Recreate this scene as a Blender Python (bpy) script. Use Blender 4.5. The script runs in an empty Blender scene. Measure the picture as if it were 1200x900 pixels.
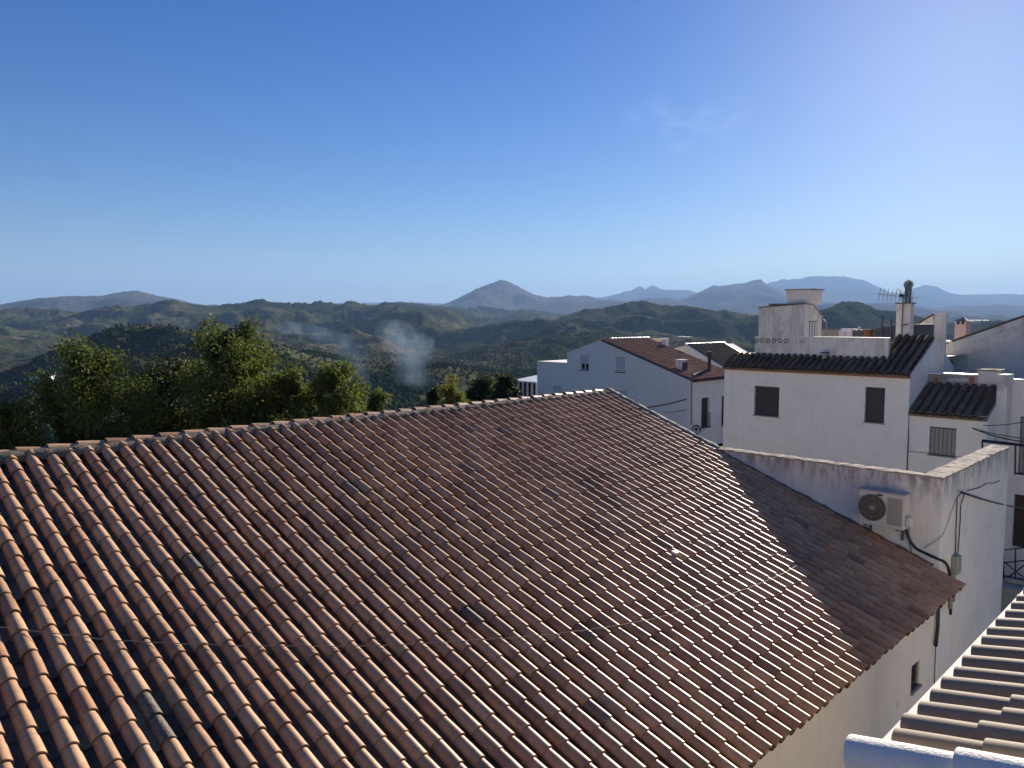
import bpy, math, random
import numpy as np
from mathutils import Vector

random.seed(7)
RNG = np.random.default_rng(11)
SC = bpy.context.scene
COL = SC.collection
R = math.radians

# ------------------------------------------------------------------ frame of the town
# world: eye level is z = 0, street about z = -8.6.  e runs along the ridge of the big roof, w runs down its slope.
FOC, PITCH = 901.0, R(4.76)
EV = np.array([math.sin(R(44.8)), math.cos(R(44.8)), 0.0])
WV = np.array([math.cos(R(44.8)), -math.sin(R(44.8)), 0.0])
UP = np.array([0, 0, 1.0])

def G(e, w, z):
    return EV * e + WV * w + UP * z

def ray(x, y):
    cx, u = (x - 600) / FOC, (450 - y) / FOC
    return np.array([cx, math.cos(PITCH) + math.sin(PITCH) * u, math.cos(PITCH) * u - math.sin(PITCH)])

def pe(x, y, e):            # sight line meets the wall plane e -> (w, z)
    r = ray(x, y); p = r * e / (r @ EV)
    return p @ WV, p[2]

def pw(x, y, w):            # sight line meets the wall plane w -> (e, z)
    r = ray(x, y); p = r * w / (r @ WV)
    return p @ EV, p[2]

def pd(x, y, d):            # sight line at horizontal distance d -> world point
    r = ray(x, y)
    return r * d / math.hypot(r[0], r[1])

# ------------------------------------------------------------------ object helpers
def setp(o, label=None, cat=None, group=None, kind=None):
    if label: o['label'] = label
    if cat: o['category'] = cat
    if group: o['group'] = group
    if kind: o['kind'] = kind
    return o

def thing(name, label, cat, loc, group=None):
    o = bpy.data.objects.new(name, None); COL.objects.link(o)
    o.location = Vector([float(c) for c in loc]); o.empty_display_size = 0.3
    return setp(o, label, cat, group)

def root_loc(p):
    l = np.zeros(3)
    while p is not None:
        l += np.array(p.location); p = p.parent
    return l

class MB:
    def __init__(s): s.v = []; s.f = []
    def add(s, vs, fs):
        n = len(s.v); s.v += [tuple(map(float, q)) for q in vs]; s.f += [tuple(n + i for i in f) for f in fs]; return s
    def hexa(s, p):
        return s.add(p, [(0,3,2,1),(4,5,6,7),(0,1,5,4),(1,2,6,5),(2,3,7,6),(3,0,4,7)])
    def box(s, e0, e1, w0, w1, z0, z1):
        q = [(e0,w0),(e1,w0),(e1,w1),(e0,w1)]
        return s.hexa([G(a,b,z0) for a,b in q] + [G(a,b,z1) for a,b in q])
    def wbox(s, x0, x1, y0, y1, z0, z1):
        q = [(x0,y0),(x1,y0),(x1,y1),(x0,y1)]
        return s.hexa([(a,b,z0) for a,b in q] + [(a,b,z1) for a,b in q])
    def prism(s, poly, ext):
        n = len(poly); a = [np.array(p, float) for p in poly]; b = [p + np.array(ext) for p in a]
        return s.add(a + b, [tuple(range(n))[::-1], tuple(range(n, 2*n))] + [(i, (i+1) % n, n+(i+1) % n, n+i) for i in range(n)])
    def tube(s, pts, r, n=6, r2=None, cap=True):
        pts = [np.array(p, float) for p in pts]; m = len(pts); rings = []
        for i, p in enumerate(pts):
            d = pts[min(i+1, m-1)] - pts[max(i-1, 0)]; d = d / (np.linalg.norm(d) + 1e-9)
            a = np.cross(d, UP if abs(d[2]) < .9 else np.array([1.0,0,0])); a /= np.linalg.norm(a); b = np.cross(d, a)
            rr = r if r2 is None else r + (r2 - r) * i / max(1, m-1)
            rings.append([p + rr * (math.cos(t) * a + math.sin(t) * b) for t in np.linspace(0, 2*math.pi, n, endpoint=False)])
        f = [(i*n+j, i*n+(j+1) % n, (i+1)*n+(j+1) % n, (i+1)*n+j) for i in range(m-1) for j in range(n)]
        if cap: f += [tuple(range(n))[::-1], tuple((m-1)*n + j for j in range(n))]
        return s.add([q for g in rings for q in g], f)
    def disc(s, c, ax, up, r, n=24, depth=.02):
        c, ax, up = (np.array(t, float) for t in (c, ax, up)); sd = np.cross(ax, up)
        poly = [c + r * (math.cos(t) * sd + math.sin(t) * up) for t in np.linspace(0, 2*math.pi, n, endpoint=False)]
        return s.prism(poly, ax * depth)
    def build(s, name, mat, parent=None, smooth=False, bevel=0, label=None):
        me = bpy.data.meshes.new(name); off = root_loc(parent)
        me.from_pydata([tuple(np.array(q) - off) for q in s.v], [], s.f); me.update()
        return finish(name, me, mat, parent, smooth, bevel, label)

def finish(name, me, mat, parent=None, smooth=False, bevel=0, label=None):
    me.materials.append(mat)
    o = bpy.data.objects.new(name, me); COL.objects.link(o)
    if parent is not None: o.parent = parent
    if smooth: me.polygons.foreach_set('use_smooth', [True] * len(me.polygons))
    if bevel:
        b = o.modifiers.new('bevel', 'BEVEL'); b.width = bevel; b.segments = 2; b.limit_method = 'ANGLE'
    if label: o['label'] = label
    return o

def mesh_np(name, V, F, attrs=None):
    """fast mesh: V (n,3), F (m,4 or 3) arrays"""
    me = bpy.data.meshes.new(name); k = F.shape[1]
    me.vertices.add(len(V)); me.vertices.foreach_set('co', V.astype(np.float32).ravel())
    me.loops.add(F.size); me.loops.foreach_set('vertex_index', F.astype(np.int32).ravel())
    me.polygons.add(len(F)); me.polygons.foreach_set('loop_start', np.arange(0, F.size, k, dtype=np.int32))
    me.update(calc_edges=True)
    for nm, a in (attrs or {}).items():
        at = me.attributes.new(nm, 'FLOAT', 'POINT'); at.data.foreach_set('value', a.astype(np.float32))
    return me

# ------------------------------------------------------------------ materials
def nt(m): m.use_nodes = True; return m.node_tree
def new(name):
    m = bpy.data.materials.new(name); t = nt(m); b = t.nodes['Principled BSDF']; return m, t, b
def node(t, typ, **kw):
    n = t.nodes.new(typ)
    for k, v in kw.items():
        if k in n.inputs: n.inputs[k].default_value = v
        else: setattr(n, k, v)
    return n
def noise(t, vec, scale, detail=4, rough=.55):
    n = node(t, 'ShaderNodeTexNoise'); n.inputs['Scale'].default_value = scale; n.inputs['Detail'].default_value = detail; n.inputs['Roughness'].default_value = rough
    if vec is not None: t.links.new(vec, n.inputs['Vector'])
    return n.outputs['Fac']
def ramp(t, fac, stops):
    r = node(t, 'ShaderNodeValToRGB'); el = r.color_ramp.elements
    while len(el) < len(stops): el.new(.5)
    for e, (p, c) in zip(el, stops):
        e.position = p; e.color = (*(c if isinstance(c, tuple) else (c, c, c)), 1)
    t.links.new(fac, r.inputs['Fac']); return r.outputs['Color']
def mixc(t, fac, a, b, mode='MIX'):
    m = node(t, 'ShaderNodeMix', data_type='RGBA', blend_type=mode)
    for s, v in ((m.inputs['Factor'], fac), (m.inputs['A'], a), (m.inputs['B'], b)):
        if isinstance(v, bpy.types.NodeSocket): t.links.new(v, s)
        elif isinstance(v, (int, float)) and s.type == 'RGBA': s.default_value = (v, v, v, 1)
        elif isinstance(v, tuple): s.default_value = (*v, 1)
        else: s.default_value = v
    return m.outputs['Result']
def math_(t, op, a, b=0.0):
    m = node(t, 'ShaderNodeMath', operation=op)
    for s, v in zip(m.inputs, (a, b)):
        if isinstance(v, bpy.types.NodeSocket): t.links.new(v, s)
        else: s.default_value = v
    return m.outputs[0]
def wpos(t, scale=(1,1,1)):
    g = node(t, 'ShaderNodeNewGeometry'); m = node(t, 'ShaderNodeMapping'); m.inputs['Scale'].default_value = scale
    t.links.new(g.outputs['Position'], m.inputs['Vector']); return m.outputs['Vector']
def bump(t, b, h, strength, dist):
    n = node(t, 'ShaderNodeBump'); n.inputs['Strength'].default_value = strength; n.inputs['Distance'].default_value = dist
    t.links.new(h, n.inputs['Height']); t.links.new(n.outputs['Normal'], b.inputs['Normal'])

def simple(name, col, rough=.6, var=.15, scale=6.0, metal=0, bmp=0.0, spec=.5):
    m, t, b = new(name); v = wpos(t)
    c = mixc(t, noise(t, v, scale), tuple(x * (1 - var) for x in col), tuple(min(1, x * (1 + var)) for x in col))
    t.links.new(c, b.inputs['Base Color']); b.inputs['Roughness'].default_value = rough; b.inputs['Metallic'].default_value = metal
    b.inputs['Specular IOR Level'].default_value = spec
    if bmp: bump(t, b, noise(t, v, scale * 6), .6, bmp)
    return m

def plaster(name, col, dirt=.3, ztop=None, zspan=1.0, dirtcol=(.12,.11,.095), rough=.85):
    """limewashed wall: cloudy tone, rain streaks, and (ztop) grime that grows towards the coping"""
    m, t, b = new(name); v = wpos(t)
    c = mixc(t, noise(t, v, .9, 5), tuple(x * .95 for x in col), col)
    st = wpos(t, (5, 5, .45))
    streak = ramp(t, noise(t, st, 1.0, 5, .65), [(.5, 0.0), (.78, 1.0)])
    patch = ramp(t, noise(t, v, 1.6, 6, .7), [(.48, 0.0), (.72, 1.0)])
    fac = math_(t, 'MULTIPLY', math_(t, 'MAXIMUM', streak, patch), dirt)
    if ztop is not None:
        g = node(t, 'ShaderNodeNewGeometry'); s = node(t, 'ShaderNodeSeparateXYZ'); t.links.new(g.outputs['Position'], s.inputs[0])
        mr = node(t, 'ShaderNodeMapRange'); mr.inputs['From Min'].default_value = ztop - zspan; mr.inputs['From Max'].default_value = ztop
        t.links.new(s.outputs['Z'], mr.inputs['Value'])
        up = math_(t, 'POWER', mr.outputs['Result'], 1.6)
        gr = ramp(t, noise(t, wpos(t, (6, 6, 1.6)), 1.0, 8, .75), [(.38, 0.0), (.58, 1.0)])
        fac = math_(t, 'MAXIMUM', fac, math_(t, 'MULTIPLY', math_(t, 'MULTIPLY', up, gr), .9))
    c = mixc(t, fac, c, dirtcol)
    t.links.new(c, b.inputs['Base Color']); b.inputs['Roughness'].default_value = rough; b.inputs['Specular IOR Level'].default_value = .25
    h = mixc(t, .5, noise(t, v, 3, 3), noise(t, v, 45, 3))
    bump(t, b, h, .5, .012)
    return m

def tilemat(name, a, b_, dark, grey=(.10,.095,.085), rough=.5, spec=.5, soot=.35):
    m, t, b = new(name)
    at = node(t, 'ShaderNodeAttribute', attribute_name='tone'); mo = node(t, 'ShaderNodeAttribute', attribute_name='moss_shade')
    v = wpos(t)
    c = mixc(t, at.outputs['Fac'], a, b_)
    c = mixc(t, math_(t, 'MULTIPLY', ramp(t, noise(t, v, 9, 6, .7), [(.45, 0.0), (.75, 1.0)]), soot), c, dark)
    c = mixc(t, math_(t, 'MULTIPLY', ramp(t, noise(t, v, 1.1, 4, .6), [(.52, 0.0), (.72, 1.0)]), soot), c, dark)
    sp = mixc(t, ramp(t, noise(t, v, 75, 3, .7), [(.45, 0.0), (.6, 1.0)]), tuple(x * .45 for x in grey), tuple(x * 2.2 for x in grey))
    c = mixc(t, mo.outputs['Fac'], c, sp)
    c = mixc(t, math_(t, 'MULTIPLY', mo.outputs['Fac'], -1.0), c, tuple(x * .55 for x in dark))     # channels darkened: shade of the gaps put into the colour, with some soil
    t.links.new(c, b.inputs['Base Color']); b.inputs['Roughness'].default_value = rough; b.inputs['Specular IOR Level'].default_value = spec
    bump(t, b, noise(t, v, 60, 4), .35, .004)
    return m

M = {}
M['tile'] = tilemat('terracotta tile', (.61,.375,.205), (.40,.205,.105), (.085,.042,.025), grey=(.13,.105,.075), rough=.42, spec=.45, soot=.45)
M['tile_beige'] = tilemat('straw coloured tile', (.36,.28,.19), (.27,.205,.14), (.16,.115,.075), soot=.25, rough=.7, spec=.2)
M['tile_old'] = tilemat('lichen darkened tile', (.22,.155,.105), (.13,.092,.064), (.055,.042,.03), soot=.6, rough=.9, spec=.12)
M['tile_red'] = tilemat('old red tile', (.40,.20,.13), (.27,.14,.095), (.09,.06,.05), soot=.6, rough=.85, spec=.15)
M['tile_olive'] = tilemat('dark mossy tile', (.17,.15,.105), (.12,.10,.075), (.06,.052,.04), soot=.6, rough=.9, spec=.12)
M['white'] = plaster('white limewash', (.89,.825,.725), .13)
M['white_old'] = plaster('weathered limewash', (.80,.735,.65), .6)
M['cream'] = plaster('cream limewash', (.85,.77,.65), .14)
M['annex'] = plaster('stained parapet plaster', (.88,.81,.70), .20, ztop=-3.05, zspan=1.0)
M['grey_wall'] = plaster('grey render wall', (.76,.70,.63), .25)
M['mortar'] = simple('old mortar', (.15,.12,.09), .9, .6, 7, bmp=.03)
M['coping'] = simple('crusted concrete coping', (.40,.34,.27), .9, .55, 16, bmp=.03)
M['concrete'] = simple('grey concrete', (.30,.29,.27), .9, .3, 3, bmp=.02)
M['redband'] = simple('red painted band', (.36,.12,.08), .8, .25, 5)
M['glass'] = simple('dark window glass', (.02,.022,.025), .12, .1)
M['shutter_dark'] = simple('dark roller shutter', (.035,.033,.035), .6, .2, 20)
M['frame_white'] = simple('white window frame', (.75,.75,.75), .4, .05)
M['shutter_grey'] = simple('grey wooden shutter', (.30,.28,.24), .8, .25, 14)
M['blind'] = simple('white roller blind', (.58,.58,.56), .6, .08, 10)
M['black_metal'] = simple('black iron', (.02,.02,.022), .5, .2)
M['galv'] = simple('dull galvanised steel', (.14,.15,.155), .45, .2, metal=.6)
M['alu'] = simple('antenna aluminium', (.35,.34,.33), .4, .1, metal=.7)
M['rubber'] = simple('black cable sheath', (.018,.018,.018), .5, .2)
M['cable_pale'] = simple('pale worn cable', (.16,.14,.12), .5, .3)
M['ac_body'] = simple('ivory enamelled steel', (.64,.60,.52), .4, .06, 3)
M['ac_top'] = simple('grey ac lid', (.46,.43,.38), .5, .1)
M['ac_panel'] = simple('beige louvre panel', (.40,.34,.27), .6, .1)
M['ac_dark'] = simple('dark fan cavity', (.075,.062,.05), .7, .1)
M['ac_bar'] = simple('grille wire', (.33,.29,.23), .5, .1)
M['box_green'] = simple('weathered grey green plastic', (.28,.29,.24), .6, .25, 18)
M['wood_dark'] = simple('dark stained door wood', (.055,.032,.022), .6, .2, 12)
M['asphalt'] = simple('street asphalt', (.05,.05,.052), .9, .2, 4)
M['tank_blue'] = simple('dark slate panel', (.05,.055,.07), .6, .2)
M['rust'] = simple('rusty sheet', (.22,.08,.035), .8, .4, 12)
M['pink'] = simple('pink render', (.60,.42,.38), .85, .08, 5)
M['bark'] = simple('tree bark', (.09,.07,.05), .95, .4, 15, bmp=.02)
M['white_tile'] = None

m, t, b = new('thick white painted tile'); v = wpos(t)
c = mixc(t, ramp(t, noise(t, v, 5, 5, .7), [(.55, 0.0), (.85, .5)]), (.84,.765,.66), (.46,.41,.35))
c = mixc(t, ramp(t, noise(t, v, 28, 3, .6), [(.72, 0.0), (.78, 1.0)]), c, (.16,.13,.11))
t.links.new(c, b.inputs['Base Color']); b.inputs['Roughness'].default_value = .65
bump(t, b, noise(t, v, 60, 4, .6), .9, .01); M['white_tile'] = m

def leafmat(name, c1, c2, trans=.45):
    m, t, b = new(name); t.nodes.remove(b)
    at = node(t, 'ShaderNodeAttribute', attribute_name='tone')
    c = mixc(t, at.outputs['Fac'], c1, c2)
    d = node(t, 'ShaderNodeBsdfPrincipled'); d.inputs['Roughness'].default_value = .65; d.inputs['Specular IOR Level'].default_value = .25
    tr = node(t, 'ShaderNodeBsdfTranslucent'); ms = node(t, 'ShaderNodeMixShader'); ms.inputs[0].default_value = trans
    t.links.new(c, d.inputs['Base Color'])
    t.links.new(mixc(t, .5, c, (.13,.16,.02)), tr.inputs['Color'])
    t.links.new(d.outputs[0], ms.inputs[1]); t.links.new(tr.outputs[0], ms.inputs[2])
    t.links.new(ms.outputs[0], t.nodes['Material Output'].inputs['Surface'])
    return m
M['leaf'] = leafmat('broad green leaves', (.046,.070,.018), (.125,.15,.036))
M['leaf_yellow'] = leafmat('yellowing leaves', (.11,.12,.025), (.27,.23,.04))
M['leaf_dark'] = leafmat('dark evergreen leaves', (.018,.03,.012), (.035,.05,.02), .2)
M['olive'] = simple('olive foliage', (.050,.066,.030), 1.0, .5, .11, spec=0.0)

# ------------------------------------------------------------------ tile roofs
def tile_roof(name, top, across, down, nrows, L, mat, parent, pitch=.25, course=.34, r=.083, n=9, seed=1,
              weathered=(), jit=1.0, label=None, wear=.012, hs=1.02, sup=1.0):
    """covers and channels of a Spanish half-round roof.  top = first row at the ridge, rows step by pitch along across,
    L = slope length; every tile is a tapered arc with its own thickness, tone and slight displacement"""
    rg = np.random.default_rng(seed)
    across, down = (np.array(q, float) / np.linalg.norm(q) for q in (across, down))
    nor = np.cross(across, down)
    if nor[2] < 0: nor = -nor
    top = np.array(top, float)
    TL = course * 1.22; th = .013
    ang = np.linspace(R(2), R(178), n)
    def ring(rad, s, h, hs):    # arc in (a, s, h)
        return np.stack([np.sign(np.cos(ang)) * np.abs(np.cos(ang)) ** sup * rad, np.full(n, s), np.sin(ang) ** sup * rad * hs + h], 1)
    HS = hs
    lo, hi = ring(r, 0, .019, HS), ring(r * .87, -TL, .0, HS)
    mid = ring(r * .95, -TL * .45, .011, HS)
    li = ring(r - th, 0, .019, HS); li2 = ring(r * .87 - th, -TL * .6, .0, HS)
    cov = np.concatenate([lo, mid, hi, lo, li, li, li2])      # lip and inside use their own vertices
    def strip(a, b, m=n): return [(a*n+i, a*n+i+1, b*n+i+1, b*n+i) for i in range(m-1)]
    cf = strip(0, 1) + strip(1, 2) + strip(4, 3) + strip(6, 5)
    m5 = 5; ca = np.linspace(R(200), R(340), m5); cr = pitch * .36
    def cring(s, h): return np.stack([np.cos(ca) * cr + pitch / 2, np.full(m5, s), np.sin(ca) * cr * .8 + cr * .72 - .04 + h], 1)
    ch = np.concatenate([cring(0, .018), cring(-TL, 0)])
    chf = [(n*7 + i, n*7 + i + 1, n*7 + m5 + i + 1, n*7 + m5 + i) for i in range(m5-1)]
    T = np.concatenate([cov, ch]); F = np.array(cf + chf); nv = len(T)
    ks = int(math.floor(L / course)); V = []; FF = []; tone = []; moss_shade = []; cnt = 0
    W = {tuple(q[:2]): q[2] for q in weathered}
    walk = 0.0
    for i in range(nrows):
        walk = walk * .85 + rg.normal(0, .005) * jit
        rowoff = rg.uniform(-.05, .05) * jit; wob = rg.normal(0, .004, ks + 2) * jit
        for k in range(ks + 1):
            s = L - k * course + (rowoff if k else rowoff * .3)
            if s < .12: continue
            X = T.copy()
            if s - TL < 0.02:                                   # top tile is cut at the ridge
                X[:, 1] = np.maximum(X[:, 1], -s + .02)
            yaw = rg.normal(0, .011) * jit; X[:, 0] += X[:, 1] * yaw + wob[k] + walk * .4
            X[:, 2] += rg.normal(0, .0025) * jit + X[:, 1] * rg.normal(0, .006) * jit
            if rg.random() < .008 * jit:                          # a slipped tile
                X[:, 1] += rg.uniform(.01, .05); X[:, 0] += X[:, 1] * rg.normal(0, .025)
            X[:, 2] += jit * (.006 * math.sin(i * .21 + s * .5) + .004 * math.sin(i * .57 - s * .9 + 2))
            X[:, 1] += s; X[:, 0] += i * pitch + jit * .003 * math.sin(s * .8 + i * .13)
            V.append(top + X[:, :1] * across + X[:, 1:2] * down + X[:, 2:3] * nor)
            FF.append(F + cnt); cnt += nv
            tt = float(np.clip(rg.beta(1.6, 1.9) , 0, 1)); tone.append(np.full(nv, tt))
            mv = W.get((i, k), 0.0)
            if mv == 0 and rg.random() < wear: mv = rg.uniform(.1, .45)
            mm = np.full(nv, mv); mm[n*7:] = -rg.uniform(.4, .9); moss_shade.append(mm)
    me = mesh_np(name, np.concatenate(V) - root_loc(parent), np.concatenate(FF), {'tone': np.concatenate(tone), 'moss_shade': np.concatenate(moss_shade)})
    return finish(name, me, mat, parent, smooth=True, label=label)

def cap_tiles(name, p0, p1, mat, parent, r=.11, length=.4, over=.06, lift=.02, n=11, seed=3, th=.015, up=None, span=(0,180), taper=.86, jit=1.0):
    """half-round ridge or verge tiles in a line from p0 to p1, each one overlapping the next"""
    rg = np.random.default_rng(seed)
    p0, p1 = np.array(p0, float), np.array(p1, float); D = p1 - p0; T = np.linalg.norm(D); D /= T
    sd = np.cross(D, UP); sd /= np.linalg.norm(sd); u = np.cross(sd, D)
    k = max(1, round(T / length)); length = T / k; V = []; F = []; tone = []; c = 0
    ang = np.linspace(R(span[0]), R(span[1]), n)
    for i in range(k):
        o = p0 + D * (i * length) + sd * rg.normal(0, .004) * jit
        yaw = rg.normal(0, .012) * jit; rl = rg.normal(0, .012) * jit
        def ring(rad, s, h): return [o + D * s + (sd * (math.cos(a) * rad + yaw * s)) + u * (math.sin(a) * rad + h + rl * s) for a in ang]
        L = length + over
        rings = ring(r, 0, lift) + ring(r*(1+taper)/2, L/2, lift*.6) + ring(r * taper, L, 0) + ring(r, 0, lift) + ring(r - th, 0, lift) + ring(r - th, 0, lift) + ring(r*taper - th, L, 0)
        V += rings
        for a, b in ((0,1),(1,2),(3,4),(5,6)): F += [(c + a*n+j, c + a*n+j+1, c + b*n+j+1, c + b*n+j) for j in range(n-1)]
        c += len(rings); tone += [rg.random()] * len(rings)
    me = mesh_np(name, np.array(V) - root_loc(parent), np.array(F), {'tone': np.array(tone), 'moss_shade': RNG.uniform(.0,.35) * np.ones(len(V))})
    return finish(name, me, mat, parent, smooth=True)

def rough_bar(name, p0, p1, width, height, mat, parent, seg=.12, amp=.02, seed=5, wdir=None):
    """a bumpy ridge of mortar"""
    rg = np.random.default_rng(seed); p0, p1 = np.array(p0, float), np.array(p1, float); D = p1 - p0; T = np.linalg.norm(D); D /= T
    sd = np.cross(D, UP); sd /= np.linalg.norm(sd); u = np.cross(sd, D); k = int(T / seg) + 1
    prof = [(-1, -.6), (-.95, .35), (-.55, .9), (0, 1), (.55, .92), (.95, .35), (1, -.6)]; m = len(prof); V = []
    for i in range(k + 1):
        for a, h in prof:
            V.append(p0 + D * (T * i / k) + sd * (a * width / 2 + rg.normal(0, amp)) + u * (h * height + rg.normal(0, amp)))
    F = [(i*m+j, i*m+j+1, (i+1)*m+j+1, (i+1)*m+j) for i in range(k) for j in range(m-1)]
    me = mesh_np(name, np.array(V) - root_loc(parent), np.array(F))
    return finish(name, me, mat, parent, smooth=True)

# ------------------------------------------------------------------ walls with openings
def wall_e(mb, e, w0, w1, z0, z1, holes, depth=.22, face=-1):
    """wall in the plane e with rectangular holes [(w0,w1,z0,z1)], reveals go into the wall"""
    ws = sorted({w0, w1, *[h[0] for h in holes], *[h[1] for h in holes]}); zs = sorted({z0, z1, *[h[2] for h in holes], *[h[3] for h in holes]})
    for i in range(len(ws) - 1):
        for j in range(len(zs) - 1):
            cw, cz = (ws[i] + ws[i+1]) / 2, (zs[j] + zs[j+1]) / 2
            if any(h[0] < cw < h[1] and h[2] < cz < h[3] for h in holes): continue
            mb.add([G(e, ws[i], zs[j]), G(e, ws[i+1], zs[j]), G(e, ws[i+1], zs[j+1]), G(e, ws[i], zs[j+1])], [(0,1,2,3)])
    for h in holes:
        c = [(h[0], h[2]), (h[1], h[2]), (h[1], h[3]), (h[0], h[3])]
        for a in range(4):
            p, q = c[a], c[(a+1) % 4]
            mb.add([G(e, *p), G(e, *q), G(e - face*depth, *q), G(e - face*depth, *p)], [(0,1,2,3)])
        mb.add([G(e - face*depth, *p) for p in c], [(0,1,2,3)])

def wall_w(mb, w, e0, e1, z0, z1, holes, depth=.22):
    es = sorted({e0, e1, *[h[0] for h in holes], *[h[1] for h in holes]}); zs = sorted({z0, z1, *[h[2] for h in holes], *[h[3] for h in holes]})
    for i in range(len(es) - 1):
        for j in range(len(zs) - 1):
            ce, cz = (es[i] + es[i+1]) / 2, (zs[j] + zs[j+1]) / 2
            if any(h[0] < ce < h[1] and h[2] < cz < h[3] for h in holes): continue
            mb.add([G(es[i], w, zs[j]), G(es[i+1], w, zs[j]), G(es[i+1], w, zs[j+1]), G(es[i], w, zs[j+1])], [(0,1,2,3)])
    for h in holes:
        c = [(h[0], h[2]), (h[1], h[2]), (h[1], h[3]), (h[0], h[3])]
        for a in range(4):
            p, q = c[a], c[(a+1) % 4]
            mb.add([G(p[0], w, p[1]), G(q[0], w, q[1]), G(q[0], w - depth, q[1]), G(p[0], w - depth, p[1])], [(0,1,2,3)])
        mb.add([G(p[0], w - depth, p[1]) for p in c], [(0,1,2,3)])

# ================================================================== 1. the big roof
E0, W0, Z0, TS = 16.36, -12.84, -1.859, .362
EAVE = 8.86
SL = math.hypot(1, TS)
DOWN = (WV - UP * TS) / SL
NOR = np.cross(-EV, DOWN); NOR = NOR if NOR[2] > 0 else -NOR
EL = -6.5                                                # far left end, outside the picture
WM = -4.44                                               # outer face of the alley wall
house = thing('tiled_house', 'big low house under a broad terracotta tile roof filling the foreground', 'house', G(5, -9, -10.6))
# window in the alley wall
we0, wz0 = pw(1067, 812, WM); we1, wz1 = pw(1078, 776, WM)
wz_b = pw(1067.5, 811, WM)[1]; wz_t = pw(1067.5, 782, WM)[1]
win = (we0, we0 + (we1 - we0), wz_b, wz_t)
m_ = MB()
zt = Z0 - TS * (WM - W0) - .16
vent = pw(1052, 825, WM)
hole2 = (vent[0] - .05, vent[0] + .05, vent[1] - .06, vent[1] + .06)
wall_w(m_, WM, EL, 16.44, -10.8, zt, [win, hole2], .05)
back = W0 - 4.6
gz = lambda w: Z0 - .24 - TS * abs(w - W0)
for e in (EL, 16.44):
    m_.add([G(e, WM, -10.8), G(e, WM, zt), G(e, W0, Z0 - .2), G(e, back, gz(back)), G(e, back, -10.8)], [(0,1,2,3,4)])
m_.add([G(EL, back, -10.8), G(16.44, back, -10.8), G(16.44, back, gz(back)), G(EL, back, gz(back))], [(0,1,2,3)])
m_.build('wall', M['cream'], house)
m_ = MB(); m_.add([G(win[0], WM - .035, win[2]), G(win[1], WM - .035, win[2]), G(win[1], WM - .035, win[3]), G(win[0], WM - .035, win[3])], [(0,1,2,3)])
wo = m_.build('window', M['glass'], house)
m_ = MB(); m_.box(win[0] - .04, win[1] + .04, WM - .03, WM + .05, win[2] - .04, win[2]); m_.build('sill', M['concrete'], wo)
# deck under the tiles, both slopes
m_ = MB()
for sgn, l in ((1, EAVE - .14), (-1, 4.75)):
    pr = [(W0, Z0 - .21), (W0 + sgn * l, Z0 - .21 - TS * l), (W0 + sgn * l, Z0 - .26 - TS * l), (W0, Z0 - .28)]
    m_.prism([G(EL - .2, a, b_) for a, b_ in pr], EV * (16.43 - EL + .2))
deck = m_.build('roof_deck', M['concrete'], house)
# weathered single tiles, found by row and course from the photograph
def row_course(x, y, u0=.04, pitch=.25, course=.32 * SL):
    r = ray(x, y); n3 = np.cross(EV, DOWN); a = G(E0, W0, Z0); p = r * (a @ n3) / (r @ n3) - a
    u, v = p @ EV, p @ DOWN
    return int(round((u0 - u) / pitch)), int((EAVE * SL - v) / course)
WEA = []
for x, y, q in [(181,830,1),(194,858,1),(224,660,.85),(551,722,.9),(690,745,.8),(705,838,.75),(545,498,.7),(588,503,.7),(541,543,.8),(418,568,.8),
                (935,605,.7),(790,640,.5),(1008,655,.5),(655,582,.7),(690,572,.6),(470,640,.4),(866,700,.4),(500,560,.4)]:
    WEA.append((*row_course(x, y), q))
NR = int((E0 - EL) / .25)
top = G(E0 - .06, W0, Z0) - NOR * .095
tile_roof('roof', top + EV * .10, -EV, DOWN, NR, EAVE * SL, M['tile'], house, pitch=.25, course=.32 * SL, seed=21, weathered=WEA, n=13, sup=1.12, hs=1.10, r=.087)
topb = G(E0 - .06, W0, Z0) - NOR * .095
DB = (-WV - UP * TS) / SL
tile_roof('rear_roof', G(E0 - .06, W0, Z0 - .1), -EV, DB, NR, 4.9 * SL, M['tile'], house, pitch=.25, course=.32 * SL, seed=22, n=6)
rough_bar('ridge_mortar', G(EL, W0, Z0 - .115), G(E0 + .05, W0, Z0 - .115), .42, .085, M['mortar'], house, amp=.018)
cap_tiles('ridge_tiles', G(EL, W0, Z0 - .105), G(E0 + .06, W0, Z0 - .105), M['tile'], house, r=.105, length=.40, over=.05, lift=.03, seed=8)
M['mortar_pale'] = simple('pale verge mortar', (.25,.21,.16), .9, .4, 9, bmp=.02)
rough_bar('verge_mortar', G(E0 + .225, W0, Z0 - .05), G(E0 + .225, W0, Z0 - .05) + DOWN * 3.62, .23, .085, M['mortar_pale'], house, amp=.011, seed=9)

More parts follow.
